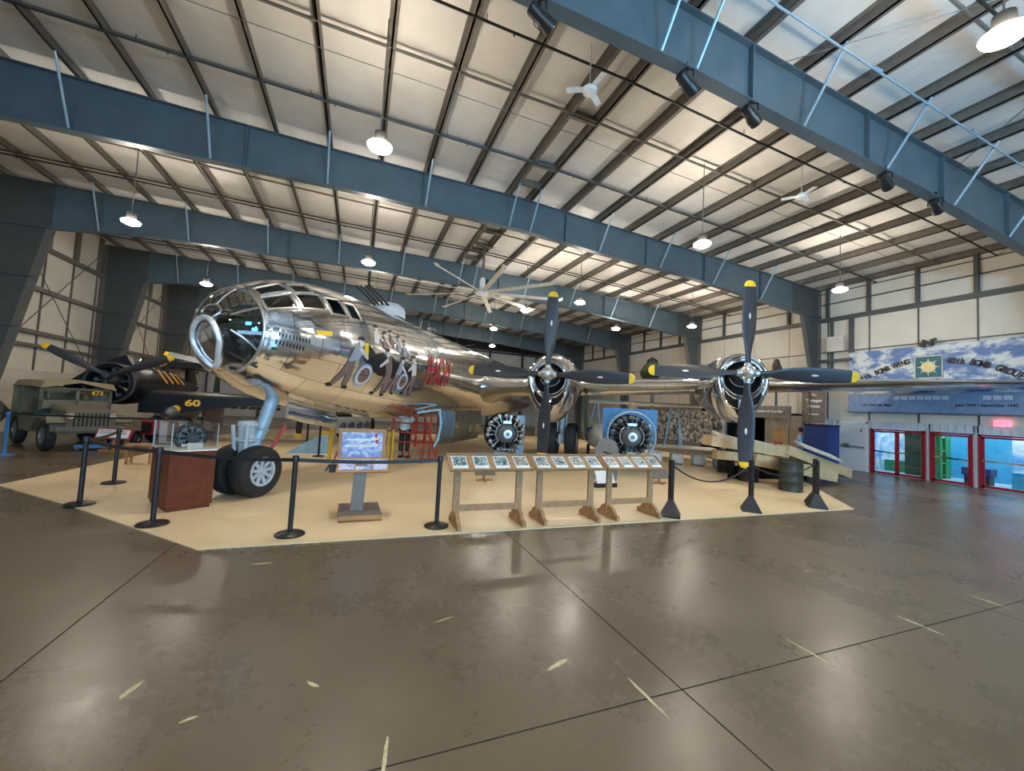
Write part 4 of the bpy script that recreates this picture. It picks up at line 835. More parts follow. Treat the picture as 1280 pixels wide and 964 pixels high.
q = B(); q.bx(-.29, .31, -.42, .34, .03, .10, 0); q.bx(-.295, .315, -.425, .345, 0, .03, 1); q.bx(-.295, .315, -.425, -.42, .0, .085, 1); q.build('base', [M['slate'], M['oak']], ps)
q = B(); q.beam((-.04, -.1, .08), (0, .02, .78), .18, .12, (0, 1, 0)); q.build('post', M['slate'], ps)
T = Matrix.Rotation(R(38), 3, 'X')
q = B(); q.box((.02, -.0, .76), (.78, .3, .03), T); q.build('reading_panel', M['oak'], ps)
for i, x in enumerate((-.22, .02, .27)): B().box((x, -.015, .775), (.22, .22, .01), T).build('caption_print', M['snapb'], ps)
q = B(); q.box((.0, .24, 1.07), (.72, .035, .5)); pn = q.build('picture_panel', M['oak'], ps)
B().box((.0, .218, 1.06), (.62, .012, .40)).build('picture_print', M['snapb'], pn)
def plane_print(z, sc, parent):
    q = B(); pts = [(-.24, 0), (-.2, .02), (.1, .025), (.17, .07), (.21, .07), (.2, .0), (.1, -.015), (.02, -.015), (-.02, -.045), (-.06, -.045), (-.04, -.015), (-.2, -.015)]
    q.prism(pts, lambda x, y, t: (x * sc, .208 + t, z + y * sc), -.001, .002); o = q.build('printed_airliner', M['white'], parent)
    B().prism([(.16, .05), (.175, .09), (.21, .09), (.2, .03)], lambda x, y, t: (x * sc, .204 + t, z + y * sc), -.001, .002).build('printed_tail', M['artred'], parent)
plane_print(1.14, 1.1, pn); plane_print(1.04, 1.2, pn)
tag(B().box((-.28, 6.72, .74), (.1, .05, .12), R(20)).tube((-.33, 6.7, .80), (-.38, 6.68, .70), .012).build('brochure_holder', M['black']), 'small black holder on the left side of the pedestal sign', 'holder')
def ctable(cx, w, lab, first, pm):
    e = empty('caption_table', (cx, 5.92, .012), 0, lab, 'table', 'timber caption tables along the mat edge')
    for sg in (-1, 1):
        x = sg * (w / 2 - .16)
        l = B(); l.box((x, 0, .45), (.1, .045, .86)); lg = l.build('leg', M['wood'], e)
        B().prism([(-.3, 0), (-.3, .07), (-.22, .1), (-.16, .17), (-.08, .21), (.08, .21), (.16, .17), (.22, .1), (.3, .07), (.3, 0)], lambda y, z, t: (x + t, y, z), -.028, .028).build('foot', M['wood'], lg)
    B().bx(-w / 2 + .16, w / 2 - .16, -.02, .02, .21, .3).build('stretcher', M['wood'], e)
    TT = Matrix.Rotation(R(33), 3, 'X')
    tp = B().box((0, -.05, .93), (w, .36, .025), TT); f_ = tp
    for y in (-.175, .175): f_.box(Vector((0, -.05, .93)) + TT @ Vector((0, y, .018)), (w, .02, .03), TT)
    for x in (-w / 2, w / 2): f_.box(Vector((x, -.05, .93)) + TT @ Vector((0, 0, .018)), (.02, .36, .03), TT)
    top = f_.build('table_top', M['wood'], e)
    for i in range(4):
        x = -w / 2 + w * (i + .5) / 4
        B().box(Vector((x, -.05, .93)) + TT @ Vector((0, 0, .017)), (w / 4 - .1, .27, .004), TT).build('caption_print', M['white'], top)
        B().box(Vector((x, -.05, .93)) + TT @ Vector((0, .02, .021)), (w / 4 - .13, .19, .004), TT).build('photo_print', pm[i % len(pm)], top)
    return e
snaps = [photomat('print_green', (.02, .08, .05), (.12, .2, .22), (.5, .55, .55), 25), M['snap'], photomat('print_grey', (.1, .1, .09), (.28, .27, .22), (.55, .52, .45), 20)]
ctable(1.97, 1.32, 'leftmost timber caption table with green edged photographs', None, [snaps[0], snaps[0], snaps[0], snaps[2]]); ctable(3.31, 1.28, 'middle timber caption table with four grey photographs', None, [snaps[1], snaps[1], snaps[2], snaps[1]]); ctable(4.6, 1.2, 'rightmost timber caption table next to the pyramid-based post', None, [snaps[2], snaps[2], snaps[1], snaps[1]])
for x, y, lab in ((2.97, 9.3, 'small slanted caption board on a wooden stand behind the leftmost table'), (7.55, 8.5, 'small caption board on a wooden stand behind the rightmost table')):
    e = empty('floor_caption_stand', (x, y, .012), 0, lab, 'sign stand'); B().box((0, 0, .27), (.5, .03, .28), Matrix.Rotation(R(-30), 3, 'X')).build('board', M['slate'], e); q = B(); q.beam((0, .02, .02), (0, .02, .22), .04, .04); q.beam((-.2, 0, .02), (.2, 0, .02), .05, .04); q.beam((0, -.15, .02), (0, .15, .02), .05, .04); q.build('stand', M['oak'], e)
e = empty('floor_caption_stand', (5.7, 8.3, .012), 0, 'white caption board in a low black stand under the engine', 'sign stand'); B().box((0, 0, .24), (.5, .03, .36), Matrix.Rotation(R(-25), 3, 'X')).build('board', M['white'], e); B().bx(-.3, .3, -.1, .14, 0, .1).build('stand', M['black'], e)
# ================================================================ RADIAL ENGINES ON STANDS
def rad_engine(loc, rz, lab, rad, cowl):
    e = empty('radial_engine', loc, rz, lab, 'engine')
    q = B(); radial(q, (0, 0, 0), rad, 2, seg=8); q.build('cylinders', [M['engine'], M['silver'] if not cowl else M['enggrey']], e)
    B().lathe([(.0, -.42), (.06, -.42), (.07, -.3), (.12, -.29), (.14, -.24), (.2, -.2), (.29, -.12), (.31, 0), (.31, .5), (.2, .7)], ax=(0, 1, 0), n=28).build('crankcase', M['enggrey'], e)
    for s0 in ((PI * .12, PI * .42), (PI * .58, PI * .88)):
        pass
    for a0, a1 in ((.2 * PI, .75 * PI), (1.25 * PI, 1.8 * PI)): B().path([(math.sin(a) * .34, -.16, math.cos(a) * .34) for a in [a0 + (a1 - a0) * i / 12 for i in range(13)]], .02, 6).build('oil_ring', M['silver'], e)
    B().box((0, -.2, .35), (.26, .06, .08)).build('name_plate', M['silver'], e); B().path([(-.15, -.15, -.42), (-.13, -.2, -.48), (.13, -.2, -.48), (.15, -.15, -.42)], .025, 6).build('sump_pipe', M['silver'], e)
    for i in range(18):
        a = 2 * PI * i / 18; B().path([(math.sin(a) * .3, -.1, math.cos(a) * .3), (math.sin(a + .05) * rad * .6, -.22, math.cos(a + .05) * rad * .6), (math.sin(a) * rad * .95, -.05, math.cos(a) * rad * .95)], .012, 5).build('ignition_lead', M['black'] if not cowl else M['engine'], e)
    B().lathe([(.06, -.43), (.13, -.425), (.13, -.40), (.06, -.40)], ax=(0, 1, 0), n=20, cap=False).build('shaft_ring', M['silver'], e)
    B().lathe([(.2, .5), (rad * .97, .5), (rad * .97, .53), (.2, .53)], ax=(0, 1, 0), n=36).build('dark_back_disc', M['blackdull'], e)  # black disc added so the gaps behind the cylinders look dark
    if cowl: B().path([(math.sin(a) * (rad + .03), .0, math.cos(a) * (rad + .06)) for a in [2 * PI * i / 40 for i in range(40)]], .035, 8, closed=True).build('cooling_ring', M['bluegrey'], e)
    return e
rad_engine((4.39, 11.78, 1.0), R(-12), 'silver-headed radial engine on a stand left of the inboard propeller', .66, False)
st_ = empty('engine_stand', (4.39, 12.1, .012), R(-12), 'low blue-grey platform stand carrying the left radial engine', 'stand'); q = B(); q.bx(-.8, .8, -.6, .6, .18, .28); q.build('platform', M['bluegrey'], st_)
q = B()
for x in (-.7, .7): q.beam((x, .1, 0), (x, .1, .18), .08, .08); q.beam((x, -.5, 0), (x, -.5, .18), .08, .08)
q.build('foot', M['bluegrey'], st_); B().bx(-.2, .2, .2, .5, .28, .9).build('upright', M['bluegrey'], st_); B().bx(.55, .8, .45, .55, .28, 1.55).build('back_panel', M['bluegrey'], st_)
rad_engine((7.66, 9.87, 1.14), R(-32), 'dark radial engine with a bright ring behind the rightmost caption table', .66, True)
st_ = empty('engine_stand', (7.66, 9.87, .012), R(-32), 'blue board stand behind the dark ringed radial engine', 'stand'); B().bx(-.82, .82, .62, .68, .95, 1.95).build('board', M['bluebd'], st_); q = B()
for x in (-.6, .6): q.beam((x, .6, 0), (x, .6, 1.5), .07, .07); q.beam((x, -.3, 0), (x, .6, .8), .05, .05)
q.beam((-.6, .3, .28), (.6, .3, .28), .08, .08); q.build('frame', M['bluegrey'], st_); B().bx(-.15, .15, .2, .5, .28, .95).build('upright', M['bluegrey'], st_)
q = B()
for x in (-.1, 0, .12): q.path([(x * .5, 0, 0), (x * 1.6, -.02, .22)], .010, 6)
o = q.build('cable_bundle', M['orange']); o.location = (7.95, 10.35, 1.95); tag(o, 'orange cables standing up behind the blue board', 'cables')
e = empty('grey_panel_display', (6.35, 9.2, .012), R(-15), 'grey upright rounded blade root shape left of the dark engine', 'display'); q = B(); q.prism([(-.3, 0), (.3, 0), (.34, .3), (.33, .8), (.24, 1.02), (.08, 1.1), (-.08, 1.1), (-.24, 1.02), (-.33, .8), (-.34, .3)], lambda x, z, t: (x, t, z), -.03, .03); q.build('panel', M['slate'], e); B().tube((-.1, -.05, .75), (.35, -.25, .6), .02).build('pointer', M['black'], e); B().box((0, 0, .02), (.5, .3, .04)).build('base', M['slate'], e)
# ================================================================ BIPLANE behind the right radial engine
bp = empty('biplane', (10.6, 14.2, .012), R(-28), 'cream biplane with a white star standing behind the dark radial engine', 'aircraft')
q = B(); secs = []
for y, r_, z in ((-3.2, .05, .8), (-2.6, .3, .82), (-1.5, .48, .88), (0, .5, .9), (1.5, .4, .9), (3.0, .15, .95)): secs.append([(r_ * math.sin(t) - 1.2, y, z + r_ * math.cos(t)) for t in [2 * PI * j / 20 for j in range(20)]])
q.loft(secs).build('fuselage', M['white'], bp)
def bwing(z, x0, x1, nm, mt_):
    B().loft([[(x, -.6 + u, z + v) for u, v in naca(1.6, .1, 8)] for x in (x0, x0 + .2, x1 - .2, x1)]).build(nm, mt_, bp)
bwing(2.24, -1.5, 2.9, 'upper_wing', M['wingcream']); bwing(.50, -1.2, 3.6, 'lower_wing', M['wingcream'])
for a_, b_ in (((1.6, -.3, .52), (1.9, -.3, 2.2)), ((2.3, -.3, .52), (2.1, -.3, 2.2)), ((1.8, .4, .52), (2.0, .4, 2.2)), ((2.2, -.3, .52), (2.35, .4, 2.2)), ((-1.4, 0, 1.3), (-1.2, 0, 2.2)), ((-1.0, 0, 1.3), (-1.1, 0, 2.2))): B().beam(a_, b_, .05, .03).build('wing_strut', M['ltblue'], bp)
q = B(); pts = []
for i in range(10):
    r_ = .24 if i % 2 == 0 else .1; a = PI / 2 + 2 * PI * i / 10; pts.append((r_ * math.cos(a), r_ * math.sin(a)))
q.lathe([(0, -.01), (.3, -.01), (.3, .0)], (-1.45, -1.9, .92), (-.35, -1, 0), 24); q.build('roundel_disc', M['nblue'], bp)
xd = Vector((-1, .35, 0)).normalized() * -1; q = B(); q.prism(pts, lambda x, y, t: tuple(Vector((-1.45, -1.9, .92)) + Vector((-.35, -1, 0)).normalized() * (.015 + t) + Vector((1, -.35, 0)).normalized() * x + Vector((0, 0, y))), 0, .006); q.build('roundel_star', M['white'], bp)
wheel(bp, (-1.5, -.8, .25), .25, .1, (-1, 0, 0), False); wheel(bp, (-.7, -.8, .25), .25, .1, (1, 0, 0), False)
B().tube((-1.5, -.8, .25), (-.7, -.8, .25), .03).build('axle', M['greyp'], bp)
# low blue-grey cabinets under the lower wing
for i in range(5):
    x = 10.1 + i * .62; y = 12.75 - i * .42
    e = empty('display_cabinet', (x, y, .012), R(-33), ['leftmost', 'second from the left', 'middle', 'second from the right', 'rightmost'][i] + ' of the five pale blue cabinets under the biplane wing', 'cabinet', 'pale blue cabinets under the biplane wing')
    B().bx(-.21, .21, -.2, .2, .05, .40).build('body', M['ltblue'], e); B().bx(-.18, .18, -.215, -.2, .08, .37).build('door', M['clad'], e); B().bx(-.19, .19, -.16, .18, 0, .05).build('plinth', M['slate'], e)
# ================================================================ PLYWOOD DISPLAY on green drums
def slab(a_, b_, w_, h_, up, mt_, nm, par): return B().beam(a_, b_, w_, h_, up).build(nm, mt_, par)
pd = empty('wooden_relief_display', (12.0, 8.6, 0), 0, 'long sloping plywood shelf display in front of the exhibit entrance', 'display')
def W2(p): return (p[0] - 12.0, p[1] - 8.6, p[2])
slab(W2((9.6, 8.9, 1.16)), W2((11.9, 8.25, .92)), .5, .3, (0, 0, 1), M['ply'], 'shelf_box', pd); slab(W2((11.7, 8.15, 1.0)), W2((14.6, 8.15, .28)), .4, .28, (0, 0, 1), M['ply'], 'shelf_box', pd)
slab(W2((10.8, 8.4, .68)), W2((13.6, 7.9, .25)), .3, .34, (0, 0, 1), M['ply'], 'shelf_box', pd); slab(W2((9.9, 8.9, .75)), W2((11.0, 8.5, .7)), .3, .25, (0, 0, 1), M['ply'], 'shelf_box', pd)
slab(W2((9.75, 8.75, 1.36)), W2((10.6, 8.6, 1.16)), .4, .04, (0, -.4, 1), M['cream'], 'reading_board', pd); slab(W2((10.75, 8.55, 1.2)), W2((11.7, 8.3, 1.02)), .4, .04, (0, -.4, 1), M['cream'], 'reading_board', pd); slab(W2((12.2, 8.0, 1.18)), W2((13.6, 7.8, .78)), .4, .05, (0, -.4, 1), M['cream'], 'reading_board', pd)
B().prism([(-.35, 0), (.3, -.02), (.1, .14)], lambda x, y, t: (-.35 + x, -.35 + t, .62 + y), -.1, .1).build('yellow_wedge', M['yel'], pd)
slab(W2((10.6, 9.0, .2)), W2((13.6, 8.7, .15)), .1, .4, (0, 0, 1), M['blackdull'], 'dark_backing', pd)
for x, y, s_, lab in ((10.75, 7.25, 1, 'dark green drum nearest the mat edge under the plywood display'), (11.75, 10.1, 0, 'black drum under the left end of the plywood display'), (10.9, 8.6, 0, 'dark drum directly under the outboard propeller tip'), (11.45, 7.75, 1, 'dark green drum behind the nearest one under the plywood display')):
    e = empty('oil_drum', (x, y, .012), 0, lab, 'drum', 'dark drums under the plywood display')
    B().lathe([(0, 0), (.27, 0), (.28, .02), (.27, .04), (.27, .24), (.285, .26), (.27, .28), (.27, .48), (.285, .5), (.27, .52), (.27, .72), (.28, .75), (.25, .75), (.25, .735), (0, .735)], n=28).build('body', M['drum'] if s_ else M['black'], e); B().lathe([(.03, .735), (.03, .75), (0, .75)], (.14, 0, 0), n=10).build('bung', M['steel'], e)
# ================================================================ EXHIBIT ENTRANCE on the right wall
we = empty('wall_exhibit', kind='structure', label='grey-brown partition around the exhibit entrance')
EX = 18.3
B().bx(EX, XR, 15.9, 17.4, 0, 2.35).build('partition', M['board'], we)
tag(B().bx(EX - .03, EX, 16.0, 22.5, .35, 2.2).build('group_photograph_panel', M['soldiers']), 'large printed photograph of a crowd of airmen left of the exhibit entrance', 'photo panel')
B().bx(EX, XR, 16.0, 23.0, 0, 2.35).build('partition', M['slate'], we); B().bx(EX, EX + .2, 11.9, 13.6, 0, 2.1).build('partition', mat('tan_partition', (.34, .26, .19), .6), we)
B().bx(EX, EX + .2, 11.15, 11.9, 0, 3.2).build('partition', M['slate'], we); B().bx(EX + .2, XR + 1.6, 13.6, 13.7, 0, 2.1).build('partition', M['artred'], we); B().bx(XR + 1.5, XR + 1.6, 13.6, 16.4, 0, 2.1).build('partition', M['blackdull'], we); B().bx(EX, XR + 1.6, 11.9, 16.4, 2.1, 2.2).build('partition', M['blackdull'], we); B().bx(EX + .2, XR + 1.6, 15.8, 15.9, 0, 2.1).build('partition', M['blackdull'], we)
q = B(); secs = []
for i in range(9):
    t = i / 8; y = 16.3 - 4.4 * t; x = EX - .75; secs.append([(x, y, 1.95), (x, y, 2.5), (x + .08, y, 2.5), (x + .08, y, 1.95)])
fa = q.loft(secs).build('entrance_fascia', M['slate']); tag(fa, 'curved grey fascia sign over the exhibit entrance', 'sign')
text('fascia_lettering', 'Heart Leaders & Coca Bar', .15, M['white'], frame_mat((EX - .80, 13.0, 2.25), (-.0, -1, 0), (0, 0, 1)), fa, .004)
sg_ = empty('hanging_sign', (EX - .06, 11.35, 2.6), 0, 'dark grey banner sign with white lettering right of the entrance', 'sign'); B().bx(-.02, .02, -.42, .42, -.75, .62).build('board', M['slate'], sg_)
for i, (tx, sz) in enumerate((('The', .15), ('Tuskegee', .165), ('Airmen', .165), ('Experience', .09))): text('lettering', tx, sz, M['white'], frame_mat((-.03, .0, .42 - .24 * i - (.1 if i == 3 else 0)), (0, -1, 0), (0, 0, 1)), sg_, .008)
tag(B().bx(EX - .04, EX, 10.95, 11.7, 1.5, 1.84).build('photo_strip', photomat('red_photo', (.4, .05, .05), (.55, .2, .18), (.7, .6, .55), 8)), 'red and pale photo strip under the dark banner sign', 'photo panel')
ip = empty('text_panel', (EX - .02, 12.9, 1.0), 0, 'tan column panel with orange text and a dark red list', 'sign'); B().bx(-.02, .0, -.45, .4, -.95, 1.0).build('board', mat('tan_panel', (.42, .30, .2), .6), ip)
for i in range(4): B().bx(-.03, -.02, -.3, .25 - .04 * (i % 2), .35 - i * .12, .43 - i * .12).build('text_line', M['orange'], ip)
B().bx(-.03, -.02, -.2, .15, -.85, -.15).build('red_list', M['artred'], ip)
cp = empty('cutout_portrait', (17.9, 14.6, 0), 0, 'life-size flat cutout of a man in a dark suit in the entrance', 'cutout'); q = B()
q.prism([(-.25, .0), (-.27, 1.3), (-.12, 1.48), (.12, 1.48), (.27, 1.3), (.25, 0)], lambda y, z, t: (t, -y, z), -.01, .01); q.build('suit', M['blackdull'], cp); B().prism([(-.08, .9), (-.07, 1.45), (.07, 1.45), (.08, .9)], lambda y, z, t: (t - .016, -y, z), -.003, .003).build('shirt', M['white'], cp); B().prism(el(0, 1.6, .1, .14), lambda y, z, t: (t, -y, z), -.012, .012).build('face', M['skin'], cp)
B().bx(-.1, .1, -.25, .25, 0, .03).build('stand', M['black'], cp)
kb = empty('information_kiosk', (17.15, 10.35, 0), R(-4), 'tall royal blue rectangular kiosk in front of the white steel door', 'kiosk'); B().bx(-.3, .3, -.42, .5, .05, 1.72).build('body', M['nblue'], kb); B().bx(-.32, .32, -.44, .52, 1.72, 1.78).build('cap', M['black'], kb); B().bx(-.28, .28, -.4, .48, 0, .05).build('plinth', M['black'], kb)
# people
def skin_mesh(name, V, E, Rr, m_, parent, sub=2):
    me = bpy.data.meshes.new(name); me.from_pydata(V, E, []); o = bpy.data.objects.new(name, me); COL.objects.link(o); o.parent = parent
    md = o.modifiers.new('skin', 'SKIN'); md.use_smooth_shade = True
    if not me.skin_vertices: 
        bpy.context.view_layer.objects.active = o; 
    for i, v in enumerate(me.skin_vertices[0].data): r_ = Rr[i]; v.radius = r_ if isinstance(r_, tuple) else (r_, r_)
    me.skin_vertices[0].data[0].use_root = True
    s_ = o.modifiers.new('sub', 'SUBSURF'); s_.levels = s_.render_levels = sub; me.materials.append(m_); return o
def person(loc, rz, lab, shirt, pants, hairm, h=1.0, armf=.1):
    e = empty('person', loc, rz, lab, 'person')
    V = [(0, 0, .95), (0, 0, 1.15), (0, 0, 1.38), (0, 0, 1.48), (0, .0, 1.54), (0, -.01, 1.64), (0, -.01, 1.73)]; E = [(0, 1), (1, 2), (2, 3), (3, 4), (4, 5), (5, 6)]; Rr = [(.15, .11), (.13, .1), (.16, .1), (.06, .06), (.055, .06), (.08, .095), (.06, .07)]
    def ch(par, pts, rs):
        k = par
        for p, r_ in zip(pts, rs): V.append(p); Rr.append(r_); E.append((k, len(V) - 1)); k = len(V) - 1
        return k
    for s in (1, -1):
        ch(0, [(s * .1, 0, .88), (s * .11, -.01, .5), (s * .11, .02, .1), (s * .12, -.06, .05), (s * .13, -.16, .035)], [.09, .06, .04, .045, .03])
        k = ch(2, [(s * .19, 0, 1.38), (s * .24, .01, 1.1), (s * .23, -armf, .9), (s * .225, -armf - .03, .83)], [.05, .042, .032, .028])
        for f in range(4): ch(k, [(s * (.235 - .0), -armf - .03 + (f - 1.5) * .02, .78), (s * .23, -armf - .035 + (f - 1.5) * .02, .73 + .006 * abs(f - 1.5))], [.010, .008])
        ch(k, [(s * .21, -armf - .075, .8), (s * .205, -armf - .08, .77)], [.011, .008])
    skin_mesh('body', V, E, Rr, M['skin'], e)
    skin_mesh('shirt', [(0, 0, 1.0), (0, 0, 1.18), (0, 0, 1.38), (0, 0, 1.44), (.2, 0, 1.38), (.25, .01, 1.16), (-.2, 0, 1.38), (-.25, .01, 1.16), (0, 0, .88)], [(0, 1), (1, 2), (2, 3), (2, 4), (4, 5), (2, 6), (6, 7), (0, 8)], [(.18, .14), (.16, .13), (.18, .125), (.07, .07), .075, .07, .075, .07, (.18, .14)], shirt, e)
    skin_mesh('trousers', [(0, 0, .95), (.1, 0, .86), (.11, -.01, .5), (.11, .02, .2), (-.1, 0, .86), (-.11, -.01, .5), (-.11, .02, .2)], [(0, 1), (1, 2), (2, 3), (0, 4), (4, 5), (5, 6)], [(.16, .12), .1, .078, .065, .1, .078, .065], pants, e)
    q = B(); q.lathe([(.095, 0), (.1, .05), (.085, .1), (.04, .13), (0, .14)], (0, .015, 1.66), n=16); q.lathe([(.09, -.05), (.09, .05)], (0, .03, 1.64), n=16); q.build('hair', hairm, e)
    for s in (1, -1): B().box((s * .12, -.07, .035), (.1, .27, .07)).build('shoe', M['black'], e); B().lathe([(0, -.012), (.012, 0), (0, .012)], (s * .033, -.1, 1.66), n=8).build('eye', M['black'], e)
    B().add([(-.015, -.095, 1.61), (.015, -.095, 1.61), (0, -.13, 1.615), (0, -.098, 1.66)], [(0, 1, 2), (0, 2, 3), (1, 3, 2)]).build('nose', M['skin'], e)
    e.scale = (h, h, h); return e
person((1.5, 13.4, .012), R(150), 'person in a white T-shirt and dark shorts seen from behind under the bomber', M['white'], M['black'], M['hair'], .98)
person((17.0, 11.1, 0), R(200), 'person in a light blue shirt half hidden behind the royal blue kiosk', M['ltblue'], M['slate'], M['hair'], .9)
# ================================================================ BANNER
bn = empty('wall_banner', (XR - .15, 7.0, 3.5), 0, 'long printed cloud banner with bomb wing lettering on the right wall', 'banner')
q = B(); q.bx(-.02, 0, -4.5, 3.33, -1.08, 1.27); q.build('printed_sheet', M['clouds'], bn)
B().bx(-.03, -.02, -4.5, 3.33, -1.12, -.42).build('caption_strip', mat('banner_blue', (.22, .32, .5), .5), bn)
B().bx(-.035, -.0, -4.5, 3.36, -1.16, -1.12).build('hem', M['enggrey'], bn)
def arc_text(s_, y0, y1, za, zb, bow, size):
    n = len(s_)
    for i, c in enumerate(s_):
        if c == ' ': continue
        t = (i + .5) / n; y = y0 + (y1 - y0) * t; z = za + (zb - za) * t + bow * 4 * t * (1 - t); dz = (zb - za) + bow * 4 * (1 - 2 * t); d = Vector((0, y1 - y0, dz)).normalized()
        text('lettering', c, size, M['black'], frame_mat((-.04, y, z), d, (0, d.z, abs(d.y))), bn, .012, .002, .78)
arc_text('58th BOMB WING', 3.02, 1.38, .08, .74, .05, .25); arc_text('40th BOMB GROUP', .4, -1.32, .68, .02, .14, .27)
em = B(); em.bx(-.05, -.02, .48, 1.24, .1, .9); em = em.build('emblem', mat('emblem_teal', (.02, .13, .17), .5), bn); 
q = B(); pts = []
for i in range(32):
    r_ = .31 if i % 4 == 0 else (.22 if i % 2 == 0 else .17); a = 2 * PI * i / 32; pts.append((r_ * math.cos(a), r_ * math.sin(a)))
q.prism(pts, lambda y, z, t: (-.058 + t, .86 + y, .5 + z), -.004, .004); q.build('sunburst', mat('emblem_gold', (.72, .6, .3), .5), em)
q = B()
for y0, y1, z0, z1 in ((.48, 1.24, .1, .13), (.48, 1.24, .87, .9), (.48, .51, .1, .9), (1.21, 1.24, .1, .9)): q.bx(-.055, -.05, y0, y1, z0, z1)
q.build('emblem_border', M['cream'], em)
for y0, n_ in ((1.85, 7), (-.45, 3)):
    for i in range(n_): B().bx(-.04, -.03, y0 - i * .22 - .18, y0 - i * .22, -.66, -.52).build('caption_photo', M['clad'], bn)
text('lettering', 'Crew Chief  Sgt. Major', .11, M['black'], frame_mat((-.035, 2.4, -.86), (0, -1, 0), (0, 0, 1)), bn, .002); text('lettering', 'June 1945 / September 1945', .12, M['black'], frame_mat((-.035, -.5, -.84), (0, -1, 0), (0, 0, 1)), bn, .002)
tag(B().box((XR - .25, 7.85, 4.86), (.16, .3, .12), Matrix.Rotation(.5, 3, 'X')).box((XR - .25, 7.7, 4.94), (.1, .16, .08), Matrix.Rotation(-.3, 3, 'X')).box((XR - .25, 7.98, 4.78), (.1, .12, .12)).build('bird_shape', M['black']), 'small black bird-like shape at the top edge of the cloud banner', 'fitting')  # plain boxes shaped like the black bird on the banner edge
q = empty('wall_heater', (XR - .25, 10.75, 5.2), 0, 'square silver grille unit on the right wall beside the steel column', 'heater'); B().bx(-.06, .06, -.3, .36, -.32, .32).build('body', M['board'], q)
for i in range(7): B().bx(-.075, -.06, -.26, .32, -.27 + i * .085, -.23 + i * .085).build('slat', M['silver'], q)
# ================================================================ BLACK AIRCRAFT, JEEP, TRACTOR on the left
ba = empty('black_aircraft', (-7.32, 16.2, 0), R(0), 'glossy black propeller aircraft with yellow prop tips at the left', 'aircraft')
q = B(); secs = []
for y, r_, z, kx in ((.1, .50, 1.93, 1), (.15, .60, 1.93, 1), (.3, .66, 1.93, 1), (.9, .68, 1.92, 1), (1.6, .68, 1.95, .95), (3.0, .66, 1.98, .9), (4.6, .5, 1.98, .85), (6, .3, 1.95, .7), (7.4, .12, 1.95, .6)): secs.append([(r_ * kx * math.sin(t), y, z + r_ * math.cos(t)) for t in [2 * PI * j / 32 for j in range(32)]])
fu2 = q.loft(secs, cap=False).build('fuselage', M['navy'], ba)
B().path([(math.sin(t) * .62, .12, 1.93 + math.cos(t) * .62) for t in [2 * PI * i / 40 for i in range(40)]], .05, 8, closed=True).build('cowl_ring', M['prop'], ba)
q = B(); radial(q, (0, .35, 1.95), .52, 1, seg=6); q.lathe([(.3, .5), (.25, .1), (.15, -.05), (.08, -.1)], (0, .1, 2.05), (0, 1, 0)); q.lathe([(0, .6), (.6, .6), (.6, .62)], (0, 0, 1.93), (0, 1, 0)); q.build('engine', [M['engine'], M['enggrey']], ba)
B().lathe([(0, -.2), (.09, -.18), (.13, -.05), (.13, .1)], (0, 0, 2.15), (0, 1, 0), 16).build('propeller_hub', M['engine'], ba)
for a in (R(-62), R(66), R(190)):
    d = Vector((math.sin(a), 0, math.cos(a))); cr = Vector((math.cos(a), 0, -math.sin(a)))
    def sec(r_, ch, tw, th):
        tw = R(tw); ax_ = cr * math.cos(tw) + Vector((0, 1, 0)) * math.sin(tw); nn = cr * -math.sin(tw) + Vector((0, 1, 0)) * math.cos(tw)
        return [Vector((0, -.05, 2.15)) + d * r_ + ax_ * (ch / 2 * math.cos(u)) + nn * (th / 2 * math.sin(u)) for u in [2 * PI * j / 12 for j in range(12)]]
    bl = B().loft([sec(*x) for x in ((.1, .12, 40, .1), (.4, .16, 35, .07), (.8, .25, 28, .05), (1.3, .26, 20, .035), (1.62, .2, 15, .025))]).build('blade', M['prop'], ba)
    B().loft([sec(*x) for x in ((1.62, .205, 15, .027), (1.75, .15, 15, .02), (1.8, .04, 15, .01))]).build('blade_tip', M['yel'], bl)
q = B(); q.loft([[(x * 1.0, y, z) for y, z in ((1.2 + x * 0, 1.75), (1.3, 1.6), (2.0, 1.52), (3.2, 1.55), (2.2, 1.78))] for x in (.5, 2.2)]); B_ = q.build('wing', M['navy'], ba)
q = B(); q.loft([[(x, .9 + u, 1.58 + v) for u, v in naca(2.2 - .06 * x, .2, 8)] for x in (.4, 3, 6.2)]).build('wing', M['navy'], ba)
q = B(); q.prism([(-1.35, 1.80), (-1.15, 1.97), (-.65, 2.42), (-.2, 2.72), (.15, 2.88), (.32, 2.6), (.5, 1.6), (-.9, 1.5)], lambda x, z, t: (x, t, z), .55, .85); q.build('folded_wing', M['navy'], ba)
B().prism([(.45, 1.62), (6.0, 1.66), (6.0, 1.48), (3.4, 1.34), (1.4, 1.0), (.45, 1.0)], lambda x, z, t: (x, t, z), .9, .98).build('flap', M['navy'], ba)
q = B(); q.loft([[(.0 + .5 * math.sin(t) * k, y, 2.4 + .62 * max(0, math.cos(t)) * k) for t in [-PI / 2 + PI * j / 12 for j in range(13)]] for y, k in ((1.0, .3), (1.4, .8), (2.3, .95), (3.2, .8), (4.4, .2))], closed=False).build('canopy', M['tglass'], ba)
for i in range(4): B().beam((.42 - .02 * i, 2.0 + .6 * i, 2.5 - .03 * i), (.62 - .03 * i, 2.35 + .6 * i, 2.05), .16, .06).build('orange_stripe', M['orange'], ba)
text('lettering', '60', .30, M['yel'], frame_mat((1.95, .89, 1.38), (1, 0, 0), (0, .05, 1)), ba, .012, .004, 1.5)
B().lathe([(0, -.05), (.11, -.04), (.13, 0), (.13, .1)], (1.5, .85, 1.16), (0, 1, 0), 20).build('landing_light', M['yel'], ba)
